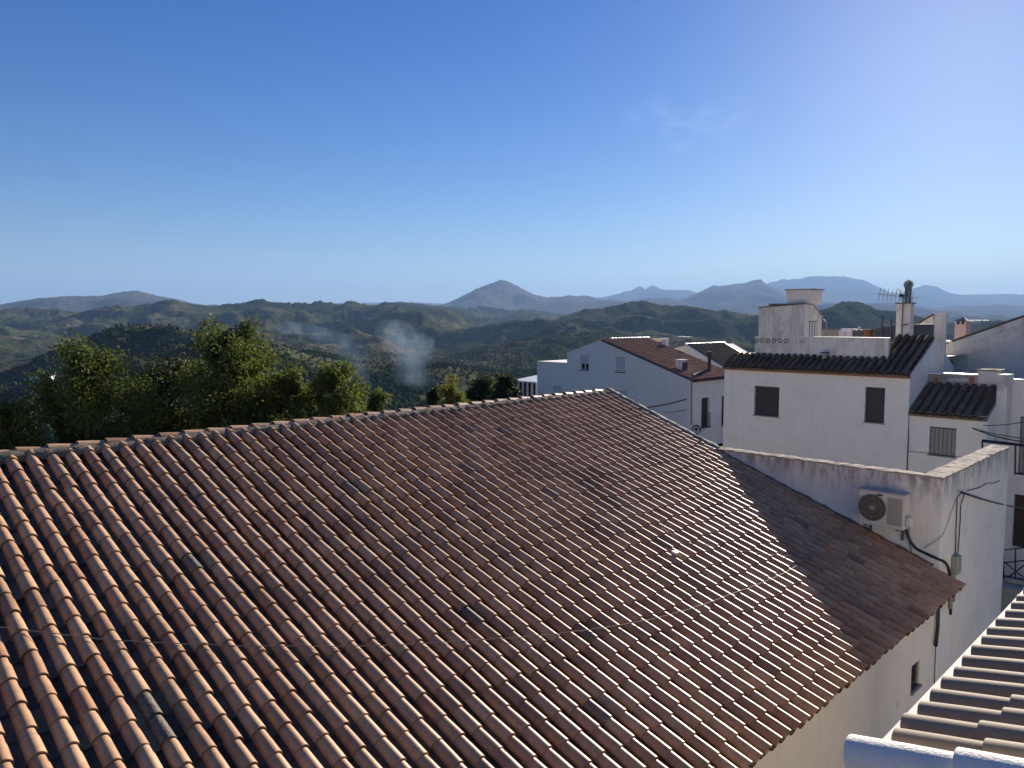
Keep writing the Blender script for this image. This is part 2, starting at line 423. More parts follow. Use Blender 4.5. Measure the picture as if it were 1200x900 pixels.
# ================================================================== 2. parapet building with the air conditioner
ZC = -3.118
EA, EB_ = 16.51, 21.78
WA0, WA1 = W0 + 3.36, -4.48
annex = thing('parapet_building', 'flat topped building with stained white parapet walls carrying the air conditioner', 'building', G(19, -6.5, -10.6))
m_ = MB()
m_.box(EA, EB_, WA0, WA1, -10.8, ZC - 1.6)
m_.box(EA, EA + .22, WA0, WA1 - .36, ZC - 1.6, ZC)
m_.box(EA, EB_, WA1 - .36, WA1, ZC - 1.6, ZC)
m_.build('wall', M['annex'], annex)
def slab_rough(name, e0, e1, w0, w1, z0, z1, mat, parent, step=.09, amp=.008, seed=2):
    rg = np.random.default_rng(seed); ne, nw = max(2, int((e1-e0)/step)), max(2, int((w1-w0)/step)); V = []; F = []
    for i in range(ne + 1):
        for j in range(nw + 1):
            edge = i in (0, ne) or j in (0, nw)
            V.append(G(e0 + (e1-e0)*i/ne + (rg.normal(0, amp) if i in (0, ne) else 0), w0 + (w1-w0)*j/nw + (rg.normal(0, amp) if j in (0, nw) else 0), z1 + rg.normal(0, amp) - (amp*1.2 if edge else 0)))
    F = [(i*(nw+1)+j, (i+1)*(nw+1)+j, (i+1)*(nw+1)+j+1, i*(nw+1)+j+1) for i in range(ne) for j in range(nw)]
    rim = [i*(nw+1) for i in range(ne+1)] + [ne*(nw+1)+j for j in range(1, nw+1)] + [i*(nw+1)+nw for i in range(ne-1, -1, -1)] + [j for j in range(nw-1, 0, -1)]
    n0 = len(V); V += [V[k] * np.array([1,1,0]) + UP * z0 for k in rim]; k = len(rim)
    F += [(rim[a], rim[(a+1) % k], n0 + (a+1) % k, n0 + a) for a in range(k)]
    F += [tuple(n0 + a for a in range(k))]
    me = bpy.data.meshes.new(name); off = root_loc(parent); me.from_pydata([tuple(v - off) for v in V], [], F); me.update()
    return finish(name, me, mat, parent)
slab_rough('coping', EA - .03, EB_ + .02, WA1 - .39, WA1 + .02, ZC + .003, ZC + .05, M['coping'], annex)
slab_rough('coping', EA - .03, EA + .24, WA0, WA1 - .393, ZC + .003, ZC + .045, M['coping'], annex, seed=4)
# mortar where the roof runs into the wall
rough_bar('flashing', G(EA - .05, WA0 + .1, 0) * np.array([1,1,0]) + UP * (Z0 - .03 - TS * (WA0 + .1 - W0)), G(EA - .05, WA1 - .1, 0) * np.array([1,1,0]) + UP * (Z0 - .03 - TS * (WA1 - .1 - W0)), .13, .05, M['mortar'], annex, amp=.012, seed=12)

# air conditioner
ef = EA - .42
aw0, az1 = pe(1006.5, 573.5, ef); aw1, az0 = pe(1059, 622, ef); az0b = pe(1006.5, 613, ef)[1]
az0 = (az0 + az0b) / 2
ac = thing('air_conditioner', 'ivory outdoor air conditioner unit with round fan grille mounted on the stained parapet', 'air conditioner', G(ef + .17, (aw0 + aw1) / 2, az0))
MB().box(ef, ef + .32, aw0, aw1, az0, az1).build('casing', M['ac_body'], ac, bevel=.018)
MB().box(ef - .012, ef + .335, aw0 - .012, aw1 + .012, az1 + .002, az1 + .026).build('lid', M['ac_top'], ac, bevel=.006)
aW, aH = aw1 - aw0, az1 - az0
cw, cz, cr_ = aw0 + aW * .31, az0 + aH * .53, aH * .39
fd = MB().disc(G(ef - .004, cw, cz), -EV, UP, cr_, 36, .008).build('fan_opening', M['ac_dark'], ac)
g = MB()
for k in range(-7, 8):
    x = k / 7.6 * cr_; h = math.sqrt(max(0, cr_**2 - x**2))
    g.tube([G(ef - .022, cw + x, cz - h), G(ef - .022, cw + x, cz + h)], .0035, 4)
for q in (1, .68, .36):
    g.tube([G(ef - .020, cw + q*cr_*math.cos(a), cz + q*cr_*math.sin(a)) for a in np.linspace(0, 2*math.pi, 33)], .006 if q == 1 else .0035, 4)
g.build('grille', M['ac_bar'], fd)
MB().disc(G(ef - .013, cw, cz), -EV, UP, cr_ * .2, 20, .006).build('hub', M['ac_bar'], fd)
g = MB(); pw0, pw1 = aw0 + aW * .64, aw1 - aW * .05
g.box(ef - .006, ef - .001, pw0, pw1, az0 + aH * .1, az0 + aH * .9)
for k in range(12):
    z = az0 + aH * (.13 + k * .065); g.box(ef - .012, ef - .006, pw0 + .01, pw1 - .01, z, z + .014)
g.build('side_panel', M['ac_panel'], ac)
MB().box(ef - .008, ef - .002, aw0 + aW * .40, aw0 + aW * .53, az1 - aH * .10, az1 - aH * .045).build('badge', M['ac_dark'], ac)
MB().box(ef + .05, ef + .22, aw1, aw1 + .11, az0 + aH * .10, az0 + aH * .40).build('valve_cover', M['ac_body'], ac, bevel=.03)
for q in (.14, .84):
    g = MB(); x = aw0 + aW * q
    g.box(ef + .02, EA, x - .02, x + .02, az0 - .035, az0 - .003); g.box(EA - .03, EA, x - .02, x + .02, az0 - .3, az0 - .036)
    g.build('bracket', M['galv'], ac)

def sag(p, q, d, n=14):
    p, q = np.array(p, float), np.array(q, float)
    return [p + (q - p) * s - UP * d * 4 * s * (1 - s) for s in np.linspace(0, 1, n)]
def smooth_path(pts, n=6):
    pts = [np.array(p, float) for p in pts]; P = [pts[0]] + pts + [pts[-1]]; out = []
    for i in range(1, len(P) - 2):
        for k in range(n):
            s = k / n; a, b_, c_, d = P[i-1], P[i], P[i+1], P[i+2]
            out.append(.5 * ((2*b_) + (c_-a)*s + (2*a-5*b_+4*c_-d)*s*s + (3*b_-a-3*c_+d)*s**3))
    return out + [pts[-1]]
def pe3(x, y, e): w, z = pe(x, y, e); return G(e, w, z)
def pw3(x, y, w): e, z = pw(x, y, w); return G(e, w, z)
def cable(name, label, pts, r, mat, cat='cable', group=None, n=6):
    b_ = MB().tube(pts, r, n).build(name, mat, None, smooth=True); return setp(b_, label, cat, group)

ew = EA - .03; ww = WA1 + .03
cable('pipe_bundle', 'thick black insulated pipe curving from the air conditioner round the wall corner', 
      smooth_path([pe3(1061, 612, ew - .12), pe3(1063, 625, ew - .04), pe3(1072, 641, ew), pe3(1086, 649, ew), pe3(1099, 655, ew), pw3(1107.5, 659, ww), pw3(1112, 668, ww), pw3(1114, 690, ww), pw3(1114, 720, ww)]), .028, M['rubber'], 'pipe')
cable('drain_hose', 'thin dark hose hanging below the air conditioner valve', smooth_path([pe3(1065, 612, ew), pe3(1066, 635, ew), pe3(1070, 652, ew), pe3(1076, 659, ew)]), .008, M['rubber'], 'hose')
cable('wall_cable', 'thin grey cable crossing the parapet corner towards the wires', smooth_path([pe3(1082, 643, ew), pe3(1092, 637, ew), pe3(1102, 630, ew + .0), pw3(1107, 622, ww), pw3(1114, 603, ww), pw3(1120.5, 583, ww)]), .006, M['galv'])
# bundle rising from the junction box
for k, (dx, lab) in enumerate(((0, 'black cable running straight up the parapet wall, nearest the corner'), (4.5, 'black cable bowed beside the straight cable on the parapet wall'))):
    pts = [pw3(1119.5 + dx*.6, 652, ww), pw3(1120.5 + dx, 615, ww), pw3(1121.5 + dx * 1.0, 592, ww), pw3(1122 + dx*1.6, 583, ww), pw3(1127 + dx * .6, 577.5, ww + .04)]
    cable('wall_cable', lab, smooth_path(pts), .011, M['rubber'])
a0 = pw3(1126, 576.5, ww + .05); 
cable('power_line', 'black overhead service line leaving the parapet wall towards the street', sag(a0, a0 + (pe3(1204, 591.5, 24.6) - a0) * 1.6, .12), .022, M['rubber'], 'cable')
cable('wall_crack_cable', 'short dark cable kinked across the upper parapet wall', [pw3(1134, 575, ww), pw3(1148, 571.5, ww - .01), pw3(1156, 566.5, ww - .01), pw3(1166, 566, ww - .01), pw3(1172, 563, ww-.01)], .008, M['rubber'])
jb = thing('junction_box', 'weathered grey green electric meter box on the parapet wall above the eave', 'electric box', pw3(1118, 668, WA1))
q0, q1 = pw(1114.5, 651, WA1), pw(1121.5, 668, WA1)
MB().box(q0[0], q0[0] + .26, WA1, WA1 + .14, pw(1116, 671, WA1)[1], q0[1] - .01).build('case', M['box_green'], jb, bevel=.03)
MB().box(q0[0] + .2, q0[0] + .36, WA1 + .002, WA1 + .1, pw(1120, 666, WA1)[1], q0[1] - .12).build('cover', M['box_green'], jb, bevel=.02)
pe0 = pw3(1116, 671, WA1 + .05)
MB().tube([pe0, pe0 - UP * .75], .035, 8).build('conduit', M['box_green'], jb, smooth=True)
pe0 = pw3(1119, 671, WA1 + .05)
MB().tube([pe0, pe0 - UP * .35, pe0 - UP * .62 + EV * .03], .02, 8).build('conduit', M['box_green'], jb, smooth=True)
# dark downpipe on the joint of the two walls, under the eave
e_j = pw(1099, 720, WM)[0]
dp = MB().tube([pw3(1099.5, 705, WM + .06), pw3(1099, 735, WM + .06), pw3(1097.5, 748, WM + .06), pw3(1096.5, 757, WM + .05)], .035, 8).build('bound_cable', M['rubber'], None, smooth=True)
setp(dp, 'short thick black pipe hanging under the eave on the joint of the alley walls', 'pipe')
cable('wall_cable', 'thin black cable dropping down the wall joint below the thick pipe', [pw3(1096.5, 757, WM + .03), pw3(1095, 800, WM + .03), pw3(1094, 830, WM + .03)], .009, M['rubber'])

# cables lying across the tiles
def on_roof(x, y, lift=.0):
    r = ray(x, y); a = G(E0, W0, Z0); n3 = NOR; p = r * ((a @ n3) + lift) / (r @ n3); return p
def roofcable(name, label, px, r, mat):
    pts = smooth_path([on_roof(x, y, .022) for x, y in px], 14); pts = [p + NOR * RNG.normal(0, .004) for p in pts]
    cable(name, label, pts, r, mat, 'cable', 'thin cables lying across the big tile roof', 5)
roofcable('roof_cable', 'long thin cable lying across the tile roof up to the air conditioner',
          [(-30,731),(60,742),(150,751),(260,756),(420,757),(560,750),(640,744),(735,731),(800,716),(860,695),(925,668),(985,625),(1012,602),(1024,614)], .005, M['cable_pale'])
roofcable('roof_cable', 'thin cable lying across the upper right of the tile roof into the wall shadow',
          [(775,618),(800,632),(850,642),(890,648),(930,652),(975,655),(1030,649),(1070,642)], .005, M['cable_pale'])
rag = MB().box(0,0,0,0,0,0); rag = MB()
cR = on_roof(791, 648, .03)
rag.hexa([cR + a * EV * .055 + b_ * DOWN * .05 + NOR * c_ for c_ in (0, .03) for a, b_ in ((-1,-1),(1,-.6),(.7,1),(-.8,.7))])
setp(rag.build('paper_scrap', M['blind'], None), 'small pale scrap of paper caught on the tile roof', 'litter')

# ================================================================== 3. the near roof, bottom right
NT = .268; NSL = math.hypot(1, NT); UPW = (WV + UP * NT) / NSL; NN = np.cross(EV, UPW); NN = NN if NN[2] > 0 else -NN
near = thing('near_house', 'nearby house with straw coloured tiles and a whitewashed verge in the bottom corner', 'house', G(8, 1, -10.6))
ne0, nw0, nz0 = 5.0, -1.54, -2.535
NL = 7.5
r_ = ray(1003, 866); k_ = (nz0 - NT * nw0 + .045) / (r_[2] - NT * (r_ @ WV)); vp_ = r_ * k_; VE = vp_ @ EV; VW = vp_ @ WV
print('verge', VE, VW, vp_[2])
m_ = MB()
m_.prism([G(VE - .02, nw0 + .12, -10.8), G(VE - .02, nw0 + .12, nz0 - .24), G(VE - .02, nw0 + NL, nz0 - .24 + NT * (NL)), G(VE - .02, nw0 + NL, -10.8)], EV * 8.6)
m_.build('wall', M['white'], near)
NX = int((5.14 - VE - .12) / .25)
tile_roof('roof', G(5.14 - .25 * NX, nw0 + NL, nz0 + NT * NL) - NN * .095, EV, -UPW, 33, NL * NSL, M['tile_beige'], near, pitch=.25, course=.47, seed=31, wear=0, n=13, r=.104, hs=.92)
m_ = MB(); m_.prism([G(VE + .08, nw0 - .075, nz0 - .19), G(VE + .08, nw0 - .075, nz0 - .095), G(VE + .08, nw0 + .10, nz0 - .095 + .10*NT), G(VE + .08, nw0 + .10, nz0 - .19 + .10*NT)], EV * 8.2)
m_.build('eave_band', M['white'], near)
v0 = G(VE - .02, VW, vp_[2] - .135)
cap_tiles('verge_tiles', v0, v0 + UPW * 4.2, M['white_tile'], near, r=.125, length=.565, over=.06, lift=.03, n=17, seed=15, th=.02, span=(-25, 205), taper=.9, jit=.5)
rough_bar('verge_mortar', v0 - UP * .05, v0 - UP * .05 + UPW * 4.2, .22, .06, M['white_tile'], near, amp=.004, seed=19)

# ================================================================== windows helper
def window_e(root, e, x0, y0, x1, y1, style, holes):
    """window in a wall facing the viewer (plane e): pixel corners on the wall"""
    w0, z1 = pe(x0, y0, e); w1, _ = pe(x1, y0, e); z0 = pe((x0+x1)/2, y1, e)[1]; z1 = pe((x0+x1)/2, y0, e)[1]
    holes.append((w0, w1, z0, z1)); return (w0, w1, z0, z1, style)

def fit_window_e(root, e, h, depth=.22):
    w0, w1, z0, z1, style = h; s = .004; d = e + depth
    if style == 'dark':
        o = MB().box(d - .09, d - .05, w0 + s, w1 - s, z0 + s, z1 - s).build('window', M['shutter_dark'], root)
        g = MB(); n = int((z1 - z0) / .055)
        for k in range(n): z = z0 + .02 + k * (z1 - z0 - .03) / n; g.box(d - .1, d - .0905, w0 + .02, w1 - .02, z, z + .035)
        g.build('slats', M['shutter_dark'], o)
        MB().box(e - .04, d - .1, w0 - .04, w1 + .04, z0 - .035, z0 + .002).build('sill', M['concrete'], o)
    elif style == 'boards':
        o = MB().box(d - .12, d - .1, w0 + s, w1 - s, z0 + s, z1 - s).build('window', M['shutter_dark'], root)
        g = MB(); n = 6
        for k in range(n):
            a = w0 + .02 + k * (w1 - w0 - .04) / n; g.box(d - .15, d - .121, a + .008, a + (w1 - w0 - .04) / n - .008, z0 + .02, z1 - .05)
        g.build('shutter', M['shutter_grey'], o)
        MB().box(e - .05, d - .13, w0 - .04, w1 + .04, z0 - .03, z0 + .002).build('sill', M['concrete'], o)
    elif style in ('blind', 'blind_full'):
        o = MB().box(d - .06, d - .05, w0 + s, w1 - s, z0 + s, z1 - s).build('window', M['glass'], root)
        cut = z0 + .04 if style == 'blind_full' else z0 + (z1 - z0) * .42
        MB().box(d - .10, d - .07, w0 + .03, w1 - .03, cut, z1 - s).build('blind', M['blind'], o)
        g = MB(); mid = (w0 + w1) / 2
        for a, b_ in ((w0, w0 + .05), (mid - .035, mid + .035), (w1 - .05, w1)): g.box(d - .12, d - .061, a + s, b_ - s, z0 + s, cut)
        g.box(d - .12, d - .061, w0 + .05, w1 - .05, z0 + s, z0 + .05)
        g.build('frame', M['frame_white'], o)
        MB().box(e - .06, d - .12, w0 - .05, w1 + .05, z0 - .05, z0 + .002).build('sill', M['shutter_dark'], o)

# ================================================================== 4. white house with the dark roof (B)
EB = 28.0
bw0 = pe(848, 480, EB)[0]; bw1 = pe(1065, 480, EB)[0]
EBe = EB - .22; bze = pe(1065, 438.5, EBe)[1]; TB = .488
def on_slope(x, y, e0, z0, t):       # sight line meets plane z = z0 + t*(e-e0)
    r = ray(x, y); s = (z0 - t * e0) / (r[2] - t * (r @ EV)); p = r * s; return p @ EV, p @ WV, p[2]
e_t = on_slope(950, 415.5, EBe, bze, TB)[0]; e_r, wr_, zr_ = on_slope(1078, 392, EBe, bze, TB)
print('B', bw0, bw1, bze, 'e_t', e_t, 'e_r', e_r, wr_, zr_)
hB = thing('white_house', 'two storey white house with dark weathered tile roof and terrace tower on top', 'house', G(EB + 3, (bw0 + bw1) / 2, -8.6))
holes = []; specs = []
for a in ((884, 453, 913.5, 487.5, 'dark'), (1014, 454, 1037.5, 495.5, 'dark')): specs.append(window_e(hB, EB, *a, holes))
zr = bze + TB * (e_r - EBe); ztt = bze + TB * (e_t - EBe)
m_ = MB(); wall_e(m_, EB, bw0, bw1, -8.8, bze - .06, holes)
wt1 = pe(1040, 414, e_t)[0]     # where the terrace wall gives way to the taller roof
Z = lambda e: bze - .06 + TB * (e - EBe)
m_.add([G(EB, bw1, -8.8), G(e_r + 2.5, bw1, -8.8), G(e_r + 2.5, bw1, Z(e_r) - 1.2), G(e_r, bw1, Z(e_r)), G(EB, bw1, Z(EB))], [(0,1,2,3,4)])
m_.add([G(EB, bw0, -8.8), G(EB, bw0, Z(EB)), G(e_t, bw0, Z(e_t)), G(e_t + 6, bw0, Z(e_t)), G(e_t + 6, bw0, -8.8)], [(0,1,2,3,4)])
m_.add([G(e_t, bw0, Z(e_t)), G(e_t + 6, bw0, Z(e_t)), G(e_t + 6, bw1, Z(e_t)), G(e_t, bw1, Z(e_t))], [(0,1,2,3)])
m_.add([G(e_t + 6, bw0, -8.8), G(e_t + 6, bw0, Z(e_t)), G(e_t + 6, bw1, Z(e_t)), G(e_t + 6, bw1, -8.8)], [(0,1,2,3)])
m_.build('wall', M['white'], hB)
for s_ in specs: fit_window_e(hB, EB, s_)
MB().box(EB - .12, EB, bw0 - .03, bw1 + .02, bze - .16, bze - .055).build('eave_band', M['redband'], hB)
DBk = (-EV - UP * TB) / math.hypot(1, TB); nB = np.cross(WV, DBk); nB = nB if nB[2] > 0 else -nB
slB = math.hypot(1, TB)
nleft = int((wt1 - bw0) / .25)
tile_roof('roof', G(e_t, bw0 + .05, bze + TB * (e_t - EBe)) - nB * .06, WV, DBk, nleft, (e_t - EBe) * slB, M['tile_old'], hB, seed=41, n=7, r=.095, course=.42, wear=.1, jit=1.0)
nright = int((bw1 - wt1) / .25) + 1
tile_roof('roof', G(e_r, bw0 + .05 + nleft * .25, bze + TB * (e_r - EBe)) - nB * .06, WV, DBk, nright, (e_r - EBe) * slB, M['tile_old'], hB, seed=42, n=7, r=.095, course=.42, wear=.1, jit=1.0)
m_ = MB()
m_.prism([G(EBe + .06, bw0, bze - .05), G(e_t, bw0, Z(e_t) - .04), G(e_t, bw0, Z(e_t) - .11), G(EBe + .06, bw0, bze - .12)], WV * (bw1 - bw0))
m_.prism([G(e_t + .002, wt1, Z(e_t) - .038), G(e_r, wt1, Z(e_r) - .04), G(e_r, wt1, Z(e_r) - .14), G(e_t + .002, wt1, Z(e_t) - .14)], WV * (bw1 - wt1))
m_.build('roof_deck', M['tile_old'], hB)
# rear slope of the tall part
m_ = MB(); m_.prism([G(e_r, wt1, Z(e_r)), G(e_r + 2.4, wt1, Z(e_r) - 1.1), G(e_r + 2.4, wt1, Z(e_t) - .2), G(e_r, wt1, Z(e_t) - .2)], WV * (bw1 - wt1 - .01)); m_.build('rear_slope', M['tile_old'], hB)
# terrace parapet
tz = pe(960, 395.6, e_t)[1]; tw0 = pe(884.5, 405, e_t)[0]
MB().box(e_t, e_t + .18, tw0, wt1 + .02, Z(e_t) - .1, tz).build('parapet', M['white_old'], hB)
tw_b = pe(938, 396, e_t)[0]
MB().box(e_t - .03, e_t + .21, tw_b, wt1 + .03, tz + .002, tz + .035).build('parapet_coping', M['frame_white'], hB)
# pierced ornament row: six rings
for k in range(6):
    x = 886.5 + k * 6.9; w, z = pe(x, 399.3, e_t)
    g = MB()
    for q in range(5):
        a = 2 * math.pi * q / 5 + .4
        g.tube([G(e_t - .012, w + .075 * math.cos(a + s) , z + .075 * math.sin(a + s)) for s in np.linspace(-.42, .42, 5)], .022, 5)
    g.build('ornament', M['tank_blue'], hB)
# stair tower
yw0 = pe(889.5, 361, e_t + .01)[0]; yw1 = pe(941, 361, e_t + .01)[0]
tyL, tyR = pe(889, 361, e_t)[1], pe(941, 356.5, e_t)[1]
e_tb = pw(963, 375, yw1)[0]
m_ = MB(); eA = e_t + .01
zsh = pw(963, 371.5, yw1)[1]
wn = [pw(946.5, 397, yw1)[0], pw(959, 397, yw1)[0]]; wzb = pw(952, 395.5, yw1)[1]; wzt = pw(952, 376, yw1)[1]
m_.add([G(eA, yw0, tz - .5), G(eA, yw1, tz - .5), G(eA, yw1, tyR), G(eA, yw0, tyL)], [(0,1,2,3)])
emid = pw(952, 362, yw1)[0]
wall_w(m_, yw1, eA, e_tb, tz - .5, zsh, [(wn[0], wn[1], wzb, wzt)], .12)
m_.add([G(eA, yw1, zsh), G(e_tb, yw1, zsh), G(emid, yw1, tyR), G(eA, yw1, tyR)], [(0,1,2,3)])
m_.add([G(eA, yw0, tyL), G(eA, yw1, tyR), G(emid, yw1, tyR), G(emid, yw0, tyL)], [(0,1,2,3)])
m_.add([G(emid, yw0, tyL), G(emid, yw1, tyR), G(e_tb, yw1, zsh), G(e_tb, yw0, zsh - .1)], [(0,1,2,3)])
m_.add([G(eA, yw0, tz - .5), G(eA, yw0, tyL), G(emid, yw0, tyL), G(e_tb, yw0, zsh - .1), G(e_tb, yw0, tz - .5)], [(0,1,2,3,4)])
m_.add([G(e_tb, yw0, tz - .5), G(e_tb, yw1, tz - .5), G(e_tb, yw1, zsh), G(e_tb, yw0, zsh - .1)], [(0,1,2,3)])
tw = m_.build('stair_tower', M['white_old'], hB)
m_ = MB(); m_.prism([G(eA - .03, yw0 - .02, tyL + .003), G(eA - .03, yw1 + .02, tyR + .003), G(eA - .03, yw1 + .02, tyR + .045), G(eA - .03, yw0 - .02, tyL + .045)], EV * (emid - eA + .03)); m_.build('tower_coping', M['mortar'], tw)
m_ = MB(); m_.prism([G(emid, yw1 + .03, tyR + .01), G(e_tb + .08, yw1 + .03, zsh - .02), G(e_tb + .08, yw1 + .03, zsh + .04), G(emid, yw1 + .03, tyR + .06)], -WV * (yw1 - yw0 + .04)); m_.build('tower_roof', M['tile_beige'], tw)
wd = MB().box(wn[0] + .004, wn[1] - .004, yw1 - .1, yw1 - .08, wzb + .004, wzt - .004).build('tower_window', M['glass'], tw)
g = MB()
for k in range(4): a = wn[0] + (wn[1] - wn[0]) * (.08 + k * .24); g.box(a, a + (wn[1]-wn[0]) * .13, yw1 - .078, yw1 - .05, wzb + .03, wzt - .03)
g.build('frame', M['blind'], wd)
# water tank block on the tower: flared trapezoid
bx0, bz1 = pe(921.5, 340.5, e_t + .3); bx1 = pe(952, 340.5, e_t + .3)[0]; bz0 = max(tyL, tyR) + .03
bq0 = pe(922.5, 356, e_t + .3)[0]; bq1 = pe(950, 356, e_t + .3)[0]
eT = e_t + .3; dT = .95
m_ = MB(); m_.hexa([G(eT, bq0, bz0), G(eT + dT, bq0, bz0), G(eT + dT, bq1, bz0), G(eT, bq1, bz0), G(eT - .02, bx0, bz1), G(eT + dT + .02, bx0, bz1), G(eT + dT + .02, bx1, bz1), G(eT - .02, bx1, bz1)])
tb = m_.build('tower_block', M['cream'], tw)
MB().box(eT - .06, eT + dT + .06, bx0 - .05, bx1 + .05, bz1 + .003, bz1 + .05).build('cover_slab', M['concrete'], tb)

# chimney with a metal flue
ch = MB(); ec = e_r + .05
c0 = pe(1049.5, 390, ec)[0]; c1 = pe(1066, 390, ec)[0]; cz1 = pe(1060, 356, ec)[1]
ch.box(ec, ec + .4, c0, c1, Z(e_r) - .6, cz1); co = ch.build('chimney', M['white_old'], hB)
MB().box(ec - .05, ec + .45, c0 - .05, c1 + .05, cz1 + .002, cz1 + .045).build('chimney_slab', M['mortar'], co)
fw, _ = pe(1064, 350, ec + .2); ft = pe(1064, 336, ec + .2)[1]
MB().tube([G(ec + .2, fw, cz1 + .04), G(ec + .2, fw, ft)], .115, 16).build('flue', M['galv'], co, smooth=False)
g = MB(); cc = G(ec + .2, fw, ft + .06)
for k in range(9):
    z = -.16 + .04 * k; rr = math.sqrt(max(.0005, .17**2 - z*z)); g.tube([cc + UP * z, cc + UP * (z + .03)], rr, 16)
g.build('flue_cowl', M['galv'], co)
# little vent on the roof
vv = on_slope(965.5, 421, EBe, bze, TB)
g = MB().box(vv[0], vv[0] + .16, vv[1] - .08, vv[1] + .08, vv[2] - .15, vv[2] + .22); g.build('roof_vent', M['concrete'], hB)
MB().box(vv[0] - .04, vv[0] + .2, vv[1] - .13, vv[1] + .13, vv[2] + .222, vv[2] + .27).build('vent_cap', M['tank_blue'], hB)
# spotlight under the wall
sp = thing('wall_lamp', 'small dark floodlight on the white house wall above the parapet', 'lamp', pe3(1017, 546, EB - .08))
MB().box(EB - .16, EB - .001, pe(1014, 546, EB)[0], pe(1018, 546, EB)[0], pe(1014, 548, EB)[1], pe(1014, 544, EB)[1]).build('housing', M['frame_white'], sp)
MB().box(EB - .19, EB - .161, pe(1014.5, 546, EB)[0], pe(1020, 546, EB)[0], pe(1014, 548, EB)[1], pe(1014, 544, EB)[1]).build('lens', M['glass'], sp)

# things on the terrace behind the parapet
eY = e_t + 3.2
def block(name, label, cat, x0, y0, x1, y1, e, dep, mat, group=None, zb=None):
    w0, z1 = pe(x0, y0, e); w1 = pe(x1, y0, e)[0]; z0 = pe(x0, y1, e)[1] if zb is None else zb
    r_ = thing(name, label, cat, G(e + dep/2, (w0+w1)/2, z0), group)
    MB().box(e, e + dep, w0, w1, z0, z1).build('body', mat, r_)
    return r_, w0, w1, z0, z1
zb = Z(e_t) + .02
r_, a, b_, c, d = block('terrace_wall', 'low yellowish stained wall at the far side of the terrace', 'wall', 955, 386.5, 983, 396, e_t + 5.2, .2, M['coping'], zb=zb)
MB().box(e_t + 5.18, e_t + 5.42, a, b_, d + .002, d + .04).build('coping', M['mortar'], r_)
r_, a, b_, c, d = block('brick_parapet', 'low grey parapet with light knobs on the terrace edge', 'wall', 983, 388, 999, 396, e_t + 5.0, .2, M['white_old'], zb=zb)
for k in range(3): MB().box(e_t + 5.0, e_t + 5.14, a + .1 + k * (b_-a) * .4, a + .26 + k * (b_-a) * .4, d + .002, d + .12).build('knob', M['frame_white'], r_)
r_, a, b_, c, d = block('tank', 'black storage box on the terrace beside the rusty sheet', 'box', 999, 386.5, 1011, 396, eY, .7, M['tank_blue'], zb=zb)
MB().tube([G(eY + .2, a + .2, d), G(eY + .2, a + .2, d + .12)], .05, 8).build('knob', M['frame_white'], r_)
r_, a, b_, c, d = block('rusty_cabinet', 'rust brown metal cabinet on the terrace beside the black box', 'cabinet', 1011.3, 386.8, 1019, 396, eY, .4, M['rust'], zb=zb)
MB().box(eY - .02, eY + .42, a - .02, b_ + .02, d + .002, d + .03).build('lid', M['mortar'], r_)
w0, z1 = pe(1024, 385.5, eY); w1, z1b = pe(1047, 382, eY)
shd = thing('metal_hopper', 'dark slate coloured metal bin with sloping rim on the terrace', 'bin', G(eY + .4, (w0+w1)/2, zb))
m_ = MB(); m_.hexa([G(eY, w0 + .08, zb), G(eY + .8, w0 + .08, zb), G(eY + .8, w1, zb), G(eY, w1, zb), G(eY, w0, z1), G(eY + .8, w0, z1), G(eY + .8, w1, z1b), G(eY, w1, z1b)]); m_.build('body', M['tank_blue'], shd)
for x, yt in ((1034, 372), (1044.5, 374)):
    p_ = pe3(x, yt, eY - .1); q_ = p_.copy(); q_[2] = zb
    o = thing('clothes_post', 'taller flat topped post beside the dark bin' if x < 1040 else 'slim shorter post next to the white chimney', 'post', q_)
    MB().tube([q_, p_], .035, 8).build('shaft', M['tank_blue'], o)
    if x < 1040: MB().box(eY - .18, eY - .02, pe(x - 2, yt, eY)[0], pe(x + 2, yt, eY)[0], p_[2], p_[2] + .05).build('cap', M['tank_blue'], o)
p_ = pe3(966.5, 377, e_t + 3); q_ = pe3(968, 387, e_t + 3); q_[2] = zb
setp(MB().tube(smooth_path([q_, pe3(968.5, 384, e_t+3), pe3(968.5, 379, e_t+3), pe3(965, 375, e_t+3)]), .03, 6).build('bent_pipe', M['galv'], None, smooth=True), 'pale bent pipe rising behind the stair tower', 'pipe')

# antennas
def antenna(label, base, h, boom_dir, blen, nel, ellen, tilt=0.0, extra=True, r=.012):
    o = thing('tv_antenna', label, 'antenna', base, 'television antennas on the roofs'); b0 = np.array(base, float); topm = b0 + UP * h
    MB().tube([b0, topm], r * 1.5, 6).build('mast', M['galv'], o)
    d = np.array(boom_dir, float); d[2] += tilt; d /= np.linalg.norm(d); sd = np.cross(d, UP); sd /= np.linalg.norm(sd); uu = np.cross(sd, d)
    c0_ = topm - UP * .08
    MB().tube([c0_ - d * blen * .3, c0_ + d * blen * .7], r, 5).build('boom', M['alu'], o)
    for k in range(nel):
        p_ = c0_ + d * blen * (-.3 + (k + .5) / nel)
        el = MB().tube([p_ - sd * ellen * (1 - .45*k/nel), p_ + sd * ellen * (1 - .45*k/nel)], r * .7, 4)
        if extra == 2 or (k < 2 and extra): el.tube([p_ - uu * ellen * .8, p_ + uu * ellen * .8], r * .7, 4)
        el.build('element', M['alu'], o)
    return o
pb = pe3(1056.7, 391, e_r - .1)
o = antenna('large cross element television antenna on a mast before the white chimney', pb, pe3(1056.7, 345, e_r - .1)[2] - pb[2], -WV * .9 + EV * .25, 1.5, 9, .30, tilt=.12, extra=2, r=.017)
c0_ = np.array(pb) + UP * (pe3(1056.7, 347, e_r)[2] - pb[2])
g = MB()
